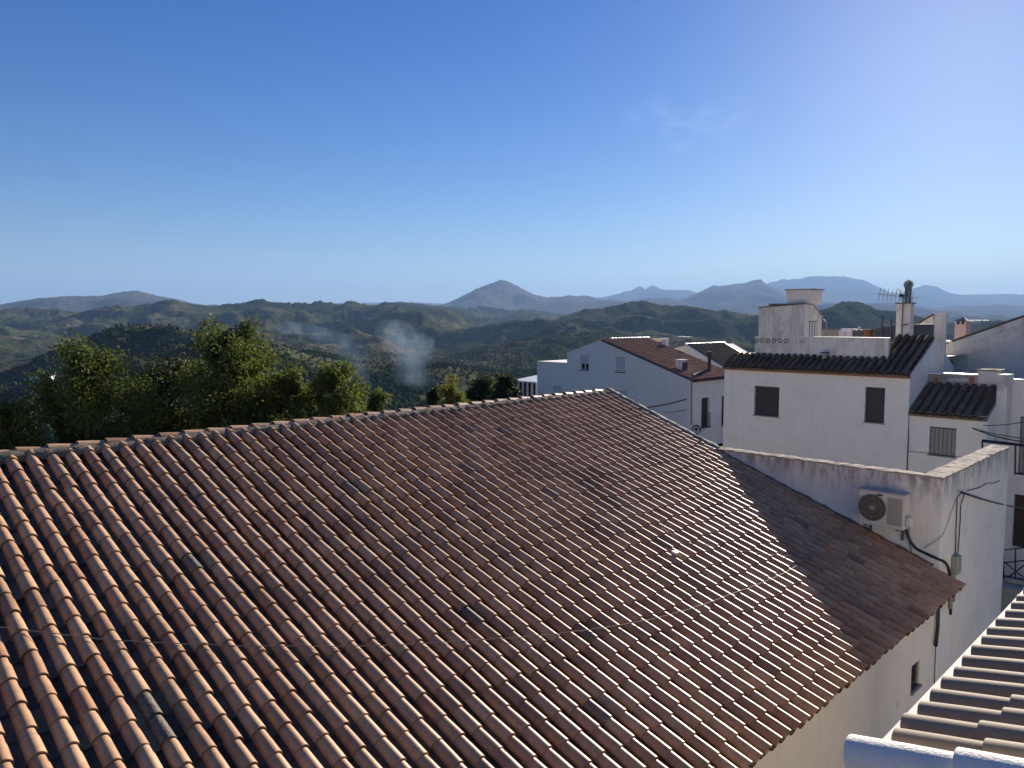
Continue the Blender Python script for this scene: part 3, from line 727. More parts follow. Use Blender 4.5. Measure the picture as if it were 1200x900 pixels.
for sgn in (-1, 1):
    for k in range(3):
        s_ = c0_ + WV * (.02) - UP * sgn * .02
        g.tube([s_ - EV * .2 + UP * sgn * (.08 + .09 * k) - WV * (-.06 + .1 * k), s_ + EV * .25 + UP * sgn * (.08 + .09 * k) - WV * (-.06 + .1 * k)], .009, 4)
    g.tube([s_, s_ + UP * sgn * .33 - WV * .26], .009, 4)
g.build('reflector', M['alu'], o)
MB().box(e_r - .14, e_r - .06, *(lambda q: (q - .05, q + .05))(pe(1056.7, 348, e_r)[0]), c0_[2] - .05, c0_[2] + .07).build('amplifier', M['black_metal'], o)
MB().tube([pe3(1057, 380.5, e_r - .1), pe3(1064, 380.5, e_r - .02)], .02, 5).build('stay', M['galv'], o)

# ================================================================== 5. small house C with boarded window
hC = thing('small_white_house', 'low white house with dark tile roof and grey boarded window between two houses', 'house', G(30, bw1 + 2, -8.6))
EC = 28.05; cw0 = bw1 + .004; cw1 = pe(1157, 500, EC)[0]
holes = []; sC = window_e(hC, EC, 1089.5, 501, 1121, 534.5, 'boards', holes)
ECe = EC - .2; cze = pe(1110, 486, ECe)[1]; TC = .44
e_c2 = on_slope(1130, 450, ECe, cze, TC)[0]
ZC2 = lambda e: cze - .07 + TC * (e - ECe)
m_ = MB(); wall_e(m_, EC, cw0, cw1, -8.8, ZC2(EC), holes)
m_.add([G(EC, cw1, -8.8), G(e_c2 + 2, cw1, -8.8), G(e_c2 + 2, cw1, ZC2(e_c2)), G(e_c2, cw1, ZC2(e_c2)), G(EC, cw1, ZC2(EC))], [(0,1,2,3,4)])
m_.build('wall', M['white'], hC); fit_window_e(hC, EC, sC)
DCk = (-EV - UP * TC) / math.hypot(1, TC); nC = np.cross(WV, DCk); nC = nC if nC[2] > 0 else -nC
nr = int((cw1 - cw0) / .27)
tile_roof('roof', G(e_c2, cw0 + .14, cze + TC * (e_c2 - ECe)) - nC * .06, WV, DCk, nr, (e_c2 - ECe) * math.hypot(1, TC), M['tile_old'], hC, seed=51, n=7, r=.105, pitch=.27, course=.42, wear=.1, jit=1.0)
m_ = MB(); m_.prism([G(ECe + .08, cw0, cze - .05), G(e_c2, cw0, ZC2(e_c2) + .01), G(e_c2, cw0, ZC2(e_c2) - .08), G(ECe + .08, cw0, cze - .14)], WV * (cw1 - cw0)); m_.build('roof_deck', M['tile_old'], hC)
# parapet behind with tiled frieze
pz1 = pe(1115, 439, e_c2 + .05)[1]; pwx = pe(1142, 445, e_c2)[0]
MB().box(e_c2 + .02, e_c2 + .25, cw0, pwx, ZC2(e_c2) - .4, pz1).build('rear_parapet', M['concrete'], hC)
MB().box(e_c2 - .02, e_c2 + .3, cw0, pwx + .03, pz1 + .002, pz1 + .05).build('parapet_coping', M['frame_white'], hC)
for k in range(7):
    w, z = pe(1113.5 + k * 3.4, 445.2, e_c2 + .02); g = MB()
    g.tube([G(e_c2, w - .04, z - .05), G(e_c2, w + .04, z + .05)], .014, 4); g.tube([G(e_c2, w - .04, z + .05), G(e_c2, w + .04, z - .05)], .014, 4); g.build('ornament', M['frame_white'], hC)
for x in (1096, 1139): w, z = pe(x, 446, e_c2); MB().box(e_c2 - .01, e_c2 + .018, w - .07, w + .07, z - .1, z + .1).build('red_tile', M['redband'], hC)
q0 = pe(1146, 434.5, e_c2 + .1); q1 = pe(1172, 434.5, e_c2 + .1)
cb = MB().box(e_c2 + .12, e_c2 + .9, q0[0], q1[0], ZC2(e_c2) - .3, q0[1]).build('chimney', M['grey_wall'], hC)
slab_rough('chimney_slab', e_c2 + .07, e_c2 + .95, q0[0] - .05, q1[0] + .03, q0[1] + .003, q0[1] + .05, M['mortar'], cb)
q2 = pe(1168, 440, e_c2 - 1.0); q3 = pe(1177, 440, e_c2 - 1.0)
MB().box(e_c2 - .9, e_c2 - .1, cw1 + .003, cw1 + .30, -8.8, pe(1170, 439, e_c2 - .9)[1]).build('side_wall', M['white_old'], hC)

# ================================================================== 6. pillar, gable D, pink chimney, right hand house
pil = thing('white_pillar', 'tall plain white chimney stack rising between the dark roof and the grey gable', 'chimney', G(31.6, pe(1101, 400, 31.3)[0], -5))
p0, p1 = pe(1095.5, 370, 31.3), pe(1108.5, 370, 31.3)
MB().box(31.3, 31.5, p0[0], p1[0], -8.6, pe(1101, 368, 31.3)[1]).build('shaft', M['grey_wall'], pil)
g = MB(); zq = pe(1101, 368, 31.3)[1]
g.box(31.25, 31.55, p0[0] - .04, p1[0] + .04, zq + .002, zq + .05); g.build('cap', M['frame_white'], pil)
ED = 35.0
hD = thing('long_gable_house', 'long grey white house whose blank gable wall slopes up to the right edge', 'house', G(ED + 4, pe(1150, 420, ED)[0], -8.6))
d0 = pe(1107, 404, ED); d1 = pe(1260, 350.5, ED); d2 = pe(1340, 379, ED)
m_ = MB(); pol = [G(ED, d0[0], -8.8), G(ED, d0[0], d0[1]), G(ED, d1[0], d1[1]), G(ED, d2[0], d2[1]), G(ED, d2[0], -8.8)]
m_.prism(pol, EV * 8); m_.build('wall', M['grey_wall'], hD)
off = np.array([0, 0, .01])
def bar_e(e0, e1, A_, B_, t0, t1):
    return MB().prism([G(e0, A_[0], A_[1] + t0), G(e0, B_[0], B_[1] + t0), G(e0, B_[0], B_[1] + t1), G(e0, A_[0], A_[1] + t1)], EV * (e1 - e0))
bar_e(ED - .10, ED + 8, (d0[0] - .1, d0[1] - .03), d1, .012, .075).build('roof_edge', M['mortar'], hD)
bar_e(ED - .04, ED - .004, d0, d1, -.75, -.01).build('gable_band', M['white_old'], hD)
bar_e(ED - .12, ED + .4, (d0[0] - .12, d0[1]), (d0[0] + .3, d0[1] + .02), .08, .16).build('edge_cap', M['frame_white'], hD)
MB().tube([pe3(1106.5, 413, ED - .06), pe3(1107, 432, ED - .06)], .02, 5).build('gutter_pipe', M['black_metal'], hD)
MB().box(ED - .3, ED - .02, pe(1104.5, 434, ED)[0], pe(1110, 434, ED)[0], pe(1107, 436, ED)[1], pe(1107, 431, ED)[1]).build('rain_head', M['black_metal'], hD, bevel=.05)
EPk = 41.0
pk = thing('pink_chimney', 'pink chimney with dark slots and small pointed cap behind the grey gable', 'chimney', G(EPk + .4, pe(1125.5, 390, EPk)[0], -3))
a, z1 = pe(1119, 380, EPk); b_ = pe(1132, 380, EPk)[0]
MB().box(EPk, EPk + .9, a, b_, -4.5, z1).build('stack', M['pink'], pk)
z2 = pe(1125, 376.5, EPk)[1]; g = MB()
for k in range(3): q = a + (b_ - a) * (.0 + k * .42); g.box(EPk + .0, EPk + .9, q, q + (b_-a)*.16, z1 + .001, z2)
g.build('slot_posts', M['pink'], pk); MB().box(EPk + .1, EPk + .8, a + .06, b_ - .06, z1 + .001, z2 - .002).build('slot', M['black_metal'], pk)
z3 = pe(1125, 371.5, EPk)[1]; c_ = G(EPk + .45, (a + b_) / 2, z3)
MB().add([G(EPk - .05, a - .05, z2), G(EPk + .95, a - .05, z2), G(EPk + .95, b_ + .05, z2), G(EPk - .05, b_ + .05, z2), c_], [(3,2,1,0),(0,1,4),(1,2,4),(2,3,4),(3,0,4)]).build('cap', M['concrete'], pk)
antenna('faint small television antenna beyond the pink chimney', pe3(1150, 396, 46), 1.0, -WV, 1.0, 5, .25, extra=False)
# low shed wall and slate panel left of the pillar
sh = thing('distant_shed', 'small pale shed with sloping roof edge just left of the tall white pillar', 'shed', pe3(1083, 392, 36))
a0_, a1_ = pe(1072, 383, 36), pe(1094, 369, 36)
MB().prism([G(36, a0_[0], -3.5), G(36, a0_[0], a0_[1]), G(36, a1_[0], a1_[1]), G(36, a1_[0], -3.5)], EV * .3).build('wall', M['white_old'], sh)
bar_e(35.93, 36.35, (a0_[0] - .1, a0_[1] - .03), a1_, .012, .07).build('roof', M['mortar'], sh)
sl = thing('slate_lean_to', 'dark slate covered lean to against the tall white pillar', 'lean to', pe3(1083, 392, 33))
a0_, a1_ = pe(1070, 380, 33), pe(1092.5, 379.5, 33)
MB().prism([G(32.4, a0_[0], -2.6), G(33, a0_[0], a0_[1]), G(33.3, a0_[0], a0_[1]), G(33.3, a0_[0], -2.6)], WV * (a1_[0] - a0_[0])).build('roof', M['tank_blue'], sl)
MB().box(33.31, 34.2, a0_[0], a1_[0], -3.4, a0_[1] - .1).build('wall', M['white_old'], sl)

EE = 29.6
hE = thing('corner_house', 'white house at the right edge with a dark door and shuttered window', 'house', G(EE + 3, pe(1215, 500, EE)[0], -8.2))
ew0 = pe(1177, 470, EE)[0]; ew1 = pe(1290, 470, EE)[0]; ez1 = pe(1190, 446.5, EE)[1]
holes = []; sE = window_e(hE, EE, 1196, 489, 1226, 556, 'boards', holes)
dh = (pe(1187.5, 600, EE)[0], pe(1187.5, 600, EE)[0] + 1.1, pe(1190, 641, EE)[1], pe(1190, 579, EE)[1]); holes.append(dh)
m_ = MB(); wall_e(m_, EE, ew0, ew1, -8.6, ez1, holes)
m_.add([G(EE, ew0, -8.6), G(EE + 6, ew0, -8.6), G(EE + 6, ew0, ez1), G(EE, ew0, ez1)], [(0,1,2,3)])
m_.add([G(EE, ew0, ez1), G(EE + 6, ew0, ez1), G(EE + 6, ew1, ez1), G(EE, ew1, ez1)], [(0,1,2,3)])
m_.build('wall', M['white'], hE); fit_window_e(hE, EE, sE)
do = MB().box(EE + .12, EE + .17, dh[0] + .004, dh[1] - .004, dh[2] + .004, dh[3] - .004).build('door', M['wood_dark'], hE)
g = MB()
for zz in (.12, .56): g.box(EE + .095, EE + .1195, dh[0] + .12, dh[0] + .48, dh[2] + (dh[3]-dh[2])*zz, dh[2] + (dh[3]-dh[2])*(zz + .34)); g.box(EE + .095, EE + .1195, dh[0] + .6, dh[1] - .12, dh[2] + (dh[3]-dh[2])*zz, dh[2] + (dh[3]-dh[2])*(zz + .34))
g.build('door_panel', M['wood_dark'], do)
MB().box(EE - .06, EE + .3, ew0 - .02, ew1, ez1 + .003, ez1 + .07).build('coping', M['frame_white'], hE)
# iron frame over the street
fr = thing('iron_frame', 'black iron awning frame projecting from the corner house above the parapet', 'frame', pe3(1165, 560, 27.4))
g = MB(); p1_, p2_ = pe3(1151, 516.5, 27.4), pe3(1206, 522.5, 27.4)
g.tube([p1_, p2_], .05, 6); g.build('rail', M['black_metal'], fr)
MB().tube([p1_, pe3(1151.5, 531, 27.4)], .03, 5).build('post', M['black_metal'], fr); MB().tube([pe3(1190, 521, 27.4), pe3(1189.5, 556, 27.4)], .03, 5).build('post', M['black_metal'], fr)
MB().tube([pe3(1189.5, 554.5, 27.4), pe3(1206, 556.5, 27.4)], .03, 5).build('rail', M['black_metal'], fr)
cable('power_line', 'upper thin wire sagging in front of the small white house', sag(pe3(1152, 498.5, 27.8), pe3(1215, 491, 27.0), .06), .014, M['rubber'])
cable('power_line', 'heavier black wire running from the small white house to the right edge', sag(pe3(1140, 502, 27.95), pe3(1212, 519, 26.5), .08), .02, M['rubber'])
cable('power_line', 'second black wire just below the heavier one at the right edge', sag(pe3(1142, 503, 27.95), pe3(1212, 515.5, 26.0), .03), .014, M['rubber'])
cable('wall_cable', 'thin dark cable running down the joint of the two white houses', [pe3(1064.6, 484, EC - .03), pe3(1064.4, 520, EC - .03), pe3(1062.5, 560, EC - .03)], .013, M['rubber'])
cable('wall_cable', 'thin cable running level under the boarded window', [pe3(1064.8, 529, EC - .02), pe3(1095, 531.5, EC - .02), pe3(1135, 537, EC - .02), pe3(1160, 541, EC-.02)], .009, M['galv'])
# stair railing and ledge in the street
lg = thing('concrete_ledge', 'rough grey concrete ledge in the street below the corner house', 'ledge', G(25.6, pe(1190, 700, 25.4)[0], -8.6))
lw0, lz = pe(1166, 692, 25.4); lw1 = pe(1290, 700, 25.4)[0]
slab_rough('wall', 25.4, 26.3, lw0, lw1, -8.7, pe(1185, 690, 25.4)[1], M['concrete'], lg, step=.2)
MB().box(25.9, 26.1, lw0 + .1, lw1, pe(1185, 690, 25.4)[1] + .012, pe(1185, 690, 25.4)[1] + .12).build('kerb', M['concrete'], lg, bevel=.03)
rl = thing('stair_railing', 'black iron stair railing with crossed bars in front of the dark door', 'railing', pe3(1190, 690, 26.6))
for x, y0_, y1_ in ((1176, 646, 690), (1190, 643, 682), (1204, 642, 680)): MB().tube([pe3(x, y0_, 26.6), pe3(x, y1_, 26.6)], .022, 5).build('post', M['black_metal'], rl)
for (x0, y0_, x1, y1_) in ((1171, 645, 1208, 641), (1171, 660, 1208, 656), (1172, 655, 1204, 680), (1172, 684, 1206, 658)): MB().tube([pe3(x0, y0_, 26.6), pe3(x1, y1_, 26.6)], .02, 5).build('rail', M['black_metal'], rl)

# ================================================================== 7. gable house A
EG = 45.0
aw1_ = pe(808.5, 470, EG)[0]; eavz = pe(809, 444.5, EG)[1]
rw, rz = pe(704, 398.3, EG); lw, lz_ = pe(664.5, 414, EG); l2w, l2z = pe(629.5, 427.5, EG); l2z = pe(664.5, 425, EG)[1]
hA = thing('gable_house', 'large white house with a blank shaded gable and faded red tile roof', 'house', G(EG + 5, (aw1_ + lw) / 2, -9))
holes = []; sA = [window_e(hA, EG, *a, holes) for a in ((680, 416.5, 690, 433.5, 'blind'), (721.5, 418.5, 732.5, 436, 'blind_full'), (647, 452.5, 658.5, 463, 'blind_full'), (721.5, 457.5, 734.5, 475, 'blind_full'))]
m_ = MB(); zlo = min(lz_, eavz) - .02
holesA = [h for h in holes]
low = l2z
wall_e(m_, EG, lw, aw1_, -9.2, eavz, [h for h in holesA if h[0] > lw and h[3] < eavz])
# upper gable above the eave level with two windows
up_h = [h for h in holesA if h[2] > eavz]
topz = min(lz_, min([rz - (h[1] - rw) * (rz - eavz) / (aw1_ - rw) for h in up_h] + [lz_])) - .02
tw_ = rw + (rz - topz) * (aw1_ - rw) / (rz - eavz)
rest = [h for h in holesA if h not in up_h and not (h[0] > lw and h[3] < eavz)]
wall_e(m_, EG, lw, tw_, eavz, topz, up_h)
m_.add([G(EG, tw_, eavz), G(EG, aw1_, eavz), G(EG, tw_, topz)], [(0,1,2)])
m_.add([G(EG, lw, topz), G(EG, tw_, topz), G(EG, rw, rz), G(EG, lw, lz_)], [(0,1,2,3)])
m_.add([G(EG, lw, topz), G(EG, lw, lz_), G(EG + 9, lw, lz_), G(EG + 9, lw, topz)], [(0,1,2,3)])
hl = [h for h in holesA if h[1] < lw]
wall_e(m_, EG, l2w, lw, -9.2, low, hl)
m_.add([G(EG, l2w, -9.2), G(EG + 7, l2w, -9.2), G(EG + 7, l2w, low), G(EG, l2w, low)], [(0,1,2,3)])
m_.add([G(EG, l2w, low), G(EG + 7, l2w, low), G(EG + 7, lw, low), G(EG, lw, low)], [(0,1,2,3)])
m_.add([G(EG, lw, low), G(EG + 9, lw, low), G(EG + 9, lw, lz_), G(EG, lw, lz_)], [(0,1,2,3)])
# street side wall with balcony doors
eR = pw(760, 395, rw)[0]
eF = pw(862, 440, aw1_)[0]
print('A', 'eR', eR, 'eF', eF, 'eavz', eavz, 'rz', rz, 'rw', rw, aw1_, lw, l2w, low)
ds = []
for x0, y0_, x1, y1_ in ((822.3, 466, 831.5, 500.5), (846, 463.5, 855, 497.5)):
    a = pw(x0, y0_, aw1_); b_ = pw(x1, y0_, aw1_); z0_ = pw((x0+x1)/2, y1_, aw1_)[1]; z1_ = pw((x0+x1)/2, y0_, aw1_)[1]; ds.append((a[0], b_[0], z0_, z1_))
wall_w(m_, aw1_, EG, eF, -9.2, eavz, ds, .22)
m_.build('wall', M['white'], hA)
for s_ in sA: fit_window_e(hA, EG, s_)
for k, (a, b_, c, d) in enumerate(ds):
    o = MB().box(a + .004, b_ - .004, aw1_ - .2, aw1_ - .16, c + .004, d - .004).build('balcony_door', M['shutter_dark'], hA)
    g = MB(); h_ = .95
    for q in np.linspace(a - .03, b_ + .03, 10): g.tube([G(q, aw1_ + .10, c), G(q, aw1_ + .10, c + h_)], .012, 4)
    for zz in (.03, h_): g.tube([G(a - .05, aw1_ + .10, c + zz), G(b_ + .05, aw1_ + .10, c + zz)], .02, 4)
    g.build('balcony_rail', M['black_metal'], o)
    MB().box(a - .08, b_ + .08, aw1_, aw1_ + .14, c - .06, c - .003).build('sill', M['concrete'], o)
TA = (rz - eavz) / (aw1_ - rw); DA = (WV - UP * TA) / math.hypot(1, TA); nA = np.cross(-EV, DA); nA = nA if nA[2] > 0 else -nA
LA = (aw1_ - rw + .25) * math.hypot(1, TA)
tile_roof('roof', G(EG + .1, rw, rz + .05) - nA * .03, EV, DA, int((eF - EG) / .25), LA, M['tile_red'], hA, seed=61, n=5, r=.088, course=.4, wear=.06, jit=2)
m_ = MB(); m_.prism([G(EG - .03, rw, rz + .02), G(EG - .03, aw1_ + .2, eavz + .0 - .2*TA), G(EG - .03, aw1_ + .2, eavz - .09 - .2*TA), G(EG - .03, rw, rz - .07)], EV * (eF - EG)); m_.build('roof_deck', M['mortar'], hA)
TL_ = (rz - lz_) / (rw - lw)
m_ = MB(); m_.prism([G(EG - .03, rw, rz + .02), G(EG - .03, lw - .05, lz_ + .02), G(EG - .03, lw - .05, lz_ - .04), G(EG - .03, rw, rz - .04)], EV * 9); m_.build('rear_slope', M['white'], hA)
cap_tiles('ridge_tiles', G(EG + 1.2, rw, rz + .03), G(eR, rw, rz + .03), M['frame_white'], hA, r=.12, length=.4, n=7)
g = MB(); g.tube([pw3(808.5 + 2.3, 446, aw1_ + .09), pw3(810.6, 498, aw1_ + .09)], .045, 8); g.build('downpipe', M['shutter_grey'], hA)
MB().box(EG + .0, eF, aw1_ + .2, aw1_ + .32, eavz - .2*TA - .12, eavz - .2*TA - .02).build('gutter', M['shutter_dark'], hA)
# chimney vent and flue on the red roof
def on_slope_w(x, y):
    r = ray(x, y); n3 = nA; a = G(EG, rw, rz + .05); return r * (a @ n3) / (r @ n3)
pc = on_slope_w(796, 433); g = MB(); ce, cw_ = pc @ EV, pc @ WV
MB().box(ce, ce + .6, cw_ - .3, cw_ + .25, pc[2] - .3, pc[2] + .62).build('chimney', M['white_old'], hA)
MB().box(ce - .02, ce + .62, cw_ + .251, cw_ + .27, pc[2] - .05, pc[2] + .5).build('chimney_opening', M['shutter_dark'], hA)
MB().box(ce - .06, ce + .66, cw_ - .36, cw_ + .33, pc[2] + .622, pc[2] + .69).build('chimney_slab', M['white_old'], hA)
pf = on_slope_w(831, 435); MB().tube([pf, pf + UP * 1.25], .12, 10).build('flue', M['black_metal'], hA); MB().tube([pf + UP * 1.27, pf + UP * 1.4], .16, 10).build('flue_cap', M['black_metal'], hA)
MB().tube([on_slope_w(812, 441.5) + UP * .1, on_slope_w(829, 435) + UP * .12], .07, 6).build('roof_pipe', M['black_metal'], hA)
pv = on_slope_w(778, 405); MB().box(pv @ EV, pv @ EV + .35, pv @ WV - .2, pv @ WV + .2, pv[2] - .1, pv[2] + .5).build('roof_vent', M['frame_white'], hA)
# round sign beside the downpipe
sg = thing('round_sign', 'round dark rimmed sign with a pale band beside the downpipe of the gable house', 'sign', pw3(816, 504, aw1_))
sp_ = pw3(816.5, 503.5, aw1_ + .38)
sp2 = sp_ - EV * .0
MB().disc(sp_, -EV, UP, .33, 24, .05).build('disc', M['tank_blue'], sg)
MB().disc(sp_ - EV * .052, -EV, UP, .24, 24, .01).build('face', M['grey_wall'], sg)
MB().disc(sp_ - EV * .064 + UP * .04, -EV, UP, .12, 20, .006).build('emblem', M['tank_blue'], sg)
sw = sp_ @ WV; MB().box(sp_ @ EV - .09, sp_ @ EV - .065, sw - .36, sw + .36, sp_[2] - .24, sp_[2] - .08).build('band', M['blind'], sg)
MB().tube([sp_ + EV * .025, sp_ - WV * .38 + EV * .025], .025, 5).build('bracket', M['black_metal'], sg)
cable('facade_cable', 'dark cable strung across the shaded gable towards the downpipe', sag(pe3(752, 478, EG - .06), pe3(805, 467.5, EG - .06), .08), .035, M['rubber'])
cable('facade_cable', 'short lower cable on the shaded gable near its corner', sag(pe3(778, 483, EG - .06), pe3(805, 480, EG - .06), .05), .02, M['galv'])
antenna('thin antenna standing on the ridge of the gable house', pe3(713.5, 398, EG + 2), 1.0, -WV * .6 + EV * .5, 1.3, 6, .3, extra=False, r=.016)
antenna('small antenna between the red roof and the dark mossy roof', pe3(805, 407, EG + 14), 1.0, -WV, 1.2, 6, .3, extra=False, r=.016)
msa = pe3(636, 427.5, EG + .5); o = thing('roof_mast', 'bare mast on the low white wing left of the gable', 'mast', msa)
MB().tube([msa, msa + UP * .62], .025, 5).build('pole', M['black_metal'], o); MB().tube([msa + UP * .62 - WV * .14, msa + UP * .62 + WV * .14], .02, 5).build('crossbar', M['black_metal'], o)

# house behind with mossy roof
E2 = eF + .8
q0 = pe(786, 409, E2); q1 = pe(803, 405, E2); q2 = pe(842, 429, E2)
h2 = thing('rear_house', 'white walled house with a dark mossy roof behind the faded red roof', 'house', G(E2 + 4, q1[0], -9))
q3 = (q2[0] + (q2[0] - q1[0]) * .8, q2[1] - (q1[1] - q2[1]) * .8)
m_ = MB(); m_.prism([G(E2, q0[0], -9.2), G(E2, q0[0], q0[1]), G(E2, *q1), G(E2, *q3), G(E2, q3[0], -9.2)], EV * 7.4); m_.build('wall', M['white'], h2)
T2 = (q1[1] - q3[1]) / (q3[0] - q1[0]); D2 = (WV - UP * T2) / math.hypot(1, T2)
n2 = np.cross(-EV, D2); n2 = n2 if n2[2] > 0 else -n2
L2 = (q3[0] - q1[0]) * math.hypot(1, T2); e2b = pw(849, 402, q1[0])[0]
print('A2', E2, e2b, T2)
e2b = min(e2b, E2 + 9)
tile_roof('roof', G(E2 + .3, q1[0], q1[1] + .1) + n2 * .0, EV, D2, int((e2b - E2 - .3) / .25), L2, M['tile_olive'], h2, seed=71, n=5, course=.4, wear=.1, jit=2)
cap_tiles('ridge_tiles', G(E2, q1[0], q1[1] + .08), G(e2b, q1[0], q1[1] + .08), M['frame_white'], h2, r=.10, n=7)
for ee in (E2 + .1, e2b): MB().prism([G(ee - .1, q1[0], q1[1] + .01), G(ee - .1, q3[0], q3[1] + .01), G(ee - .1, q3[0], q3[1] + .12), G(ee - .1, q1[0], q1[1] + .12)], EV * .16).build('verge', M['frame_white'], h2)

# white glazed veranda left of the gable house
EVr = 46.5
v0w, vz1 = pe(601, 447, EVr); v1w = pe(629.3, 447, EVr)[0]; vzb = pe(615, 466, EVr)[1]
ver = thing('glazed_veranda', 'small white glazed veranda with flat roof left of the gable house', 'veranda', G(EVr + 1.5, (v0w + v1w) / 2, vzb))
MB().prism([G(EVr - .1, v0w - .15, vz1), G(EVr - .1, v1w, vz1), G(EVr - .1, v1w, vz1 + .12), G(EVr - .1, v0w - .15, vz1 + .12)], EV * 3.4).build('roof', M['frame_white'], ver)
MB().prism([G(EVr + .1, v0w, vz1 + .122), G(EVr + 3, v0w, vz1 + .122), G(EVr + 3, v0w, vz1 + .40)], WV * (v1w - v0w)).build('roof_slope', M['frame_white'], ver)
MB().box(EVr + .12, EVr + .16, v0w, v1w, vzb - 3, vz1).build('glass', M['glass'], ver)
MB().box(EVr + .2, EVr + 3, v0w + .05, v1w, -9.2, vzb).build('base', M['white'], ver)
MB().box(EVr, EVr + .11, v0w, v1w, vzb - 4, vzb + .1).build('parapet', M['white'], ver)
for q in np.linspace(v0w + .08, v1w - .1, 6): MB().box(EVr, EVr + .115, q - .08, q + .08, vzb + .1, vz1 - .002).build('pillar', M['frame_white'], ver)

# ================================================================== 8. terrain
def vnoise(x, y, seed=0):
    xi, yi = np.floor(x).astype(np.int64), np.floor(y).astype(np.int64); xf, yf = x - xi, y - yi
    def h(a, b_):
        n_ = (a * 374761393 + b_ * 668265263 + seed * 1442695041) & 0xffffffff
        n_ = ((n_ ^ (n_ >> 13)) * 1274126177) & 0xffffffff
        return ((n_ ^ (n_ >> 16)) & 0xffff) / 65535.0
    u, v_ = xf*xf*xf*(xf*(xf*6-15)+10), yf*yf*yf*(yf*(yf*6-15)+10)
    return (h(xi, yi)*(1-u) + h(xi+1, yi)*u)*(1-v_) + (h(xi, yi+1)*(1-u) + h(xi+1, yi+1)*u)*v_
def fbm(x, y, s, o=5, seed=0, ridged=False):
    a, t_, f_ = 1.0, 0.0, 1.0/s; out = np.zeros_like(x, dtype=float)
    for k in range(o):
        n_ = vnoise(x*f_ + 17.3*k, y*f_ - 9.1*k, seed + k)
        n_ = 1 - np.abs(2*n_ - 1) if ridged else n_
        out += a * n_; t_ += a; a *= .5; f_ *= 2.03
    return out / t_

LAY = [  # crest polylines (photo x, y), distance, width of the near slope, roughness
 ([(-60,445),(0,438),(30,424),(45,416),(80,405),(110,397),(160,386),(200,385),(240,391),(300,404),(350,416),(400,424),(450,432),(520,436),(560,440),(620,452),(760,470)], 950, 620, .5),
 ([(200,452),(300,438),(380,432),(430,426),(470,419),(500,417),(540,421),(580,428),(640,440)], 1500, 380, .5),
 ([(-60,392),(0,398),(40,402),(80,392),(100,383),(118,378),(135,382),(160,390),(200,384),(240,380),(300,386),(350,398),(400,408),(430,405),(455,408),(500,416),(560,424),(700,440)], 2300, 800, .45),
 ([(-80,378),(0,375),(35,369),(90,363),(150,363),(200,358),(250,358),(272,356),(290,353),(300,350.5),(308,350),(318,353),(345,354.5),(365,355),(368,352.5),(376,352.5),(400,357),(408,352.5),(416,352),(424,356),(438,357.5),(450,353.5),(460,354),(480,359),(520,364),(560,370),(640,385),(800,400)], 4300, 2000, .55),
 ([(300,372),(380,366),(440,358),(470,353.5),(490,355),(520,359),(560,362),(600,364),(660,372),(800,390)], 6500, 1900, .4),
 ([(480,398),(540,379),(580,373),(620,369),(650,366.5),(680,362),(688,360.5),(700,361.5),(720,361),(745,358),(760,356),(775,359),(800,362),(840,366),(870,369),(885,370),(920,376),(950,378),(972,373),(990,368.5),(1004,367),(1015,369),(1030,373),(1060,375),(1100,379),(1200,384),(1300,384)], 3300, 2300, .5),
 ([(500,430),(580,412),(640,402),(720,396),(800,392),(860,396),(940,402),(1100,410)], 1900, 900, .5),
 ([(-80,361),(0,356.5),(40,350),(80,347),(100,347.5),(120,346.5),(135,343.5),(152,341),(160,341),(170,343),(186,347),(205,350),(225,355),(260,360),(330,366)], 10500, 3800, .5),
 ([(480,362),(500,358),(520,356),(533,351),(545,345.5),(558,338.5),(572,333),(582,329.5),(588,327.5),(595,329.5),(605,334),(616,340),(628,345.5),(642,348),(655,347),(668,346),(690,346.5),(705,351),(720,353),(736,354),(748,350),(760,348.5),(775,350),(792,353),(815,359),(850,366)], 12500, 4200, .35),
 ([(380,356),(470,354),(520,356),(650,352),(700,349),(722,345),(738,343),(740,342.5),(749,336),(756,341),(765,335),(776,340.5),(790,340.5),(810,341.5),(822,346),(850,352)], 23000, 6000, .2),
 ([(760,362),(790,357),(806,349),(822,342),(836,335.5),(848,336),(858,335),(872,334),(884,330),(892,329.5),(900,337),(914,345),(930,352),(950,360)], 16500, 5000, .3),
 ([(800,350),(840,338),(862,333),(880,334),(900,333),(930,329.5),(950,328),(968,326),(990,327),(1003,329.5),(1012,332),(1025,336),(1042,343),(1056,347),(1064,343),(1074,337),(1086,334),(1098,337),(1112,344),(1128,347.5),(1145,346.5),(1160,345.5),(1175,346),(1200,345),(1290,350)], 28000, 8000, .25),
 ([(900,372),(938,366),(955,359.5),(972,355.5),(1000,356),(1045,355),(1070,358.5),(1090,362),(1115,368),(1150,374),(1230,378)], 11500, 3500, .3),
 ([(1020,372),(1080,364),(1130,360),(1180,361),(1240,364),(1300,366)], 17500, 4500, .3),
]
def azel(x, y):
    r = ray(x, y); return math.atan2(r[0], r[1]), r[2] / math.hypot(r[0], r[1])
LAY2 = []
for k, (pl, D_, W_, ro) in enumerate(LAY):
    q = np.array([azel(*p) for p in pl]); LAY2.append((q[:, 0], q[:, 1], D_, W_, ro, k))
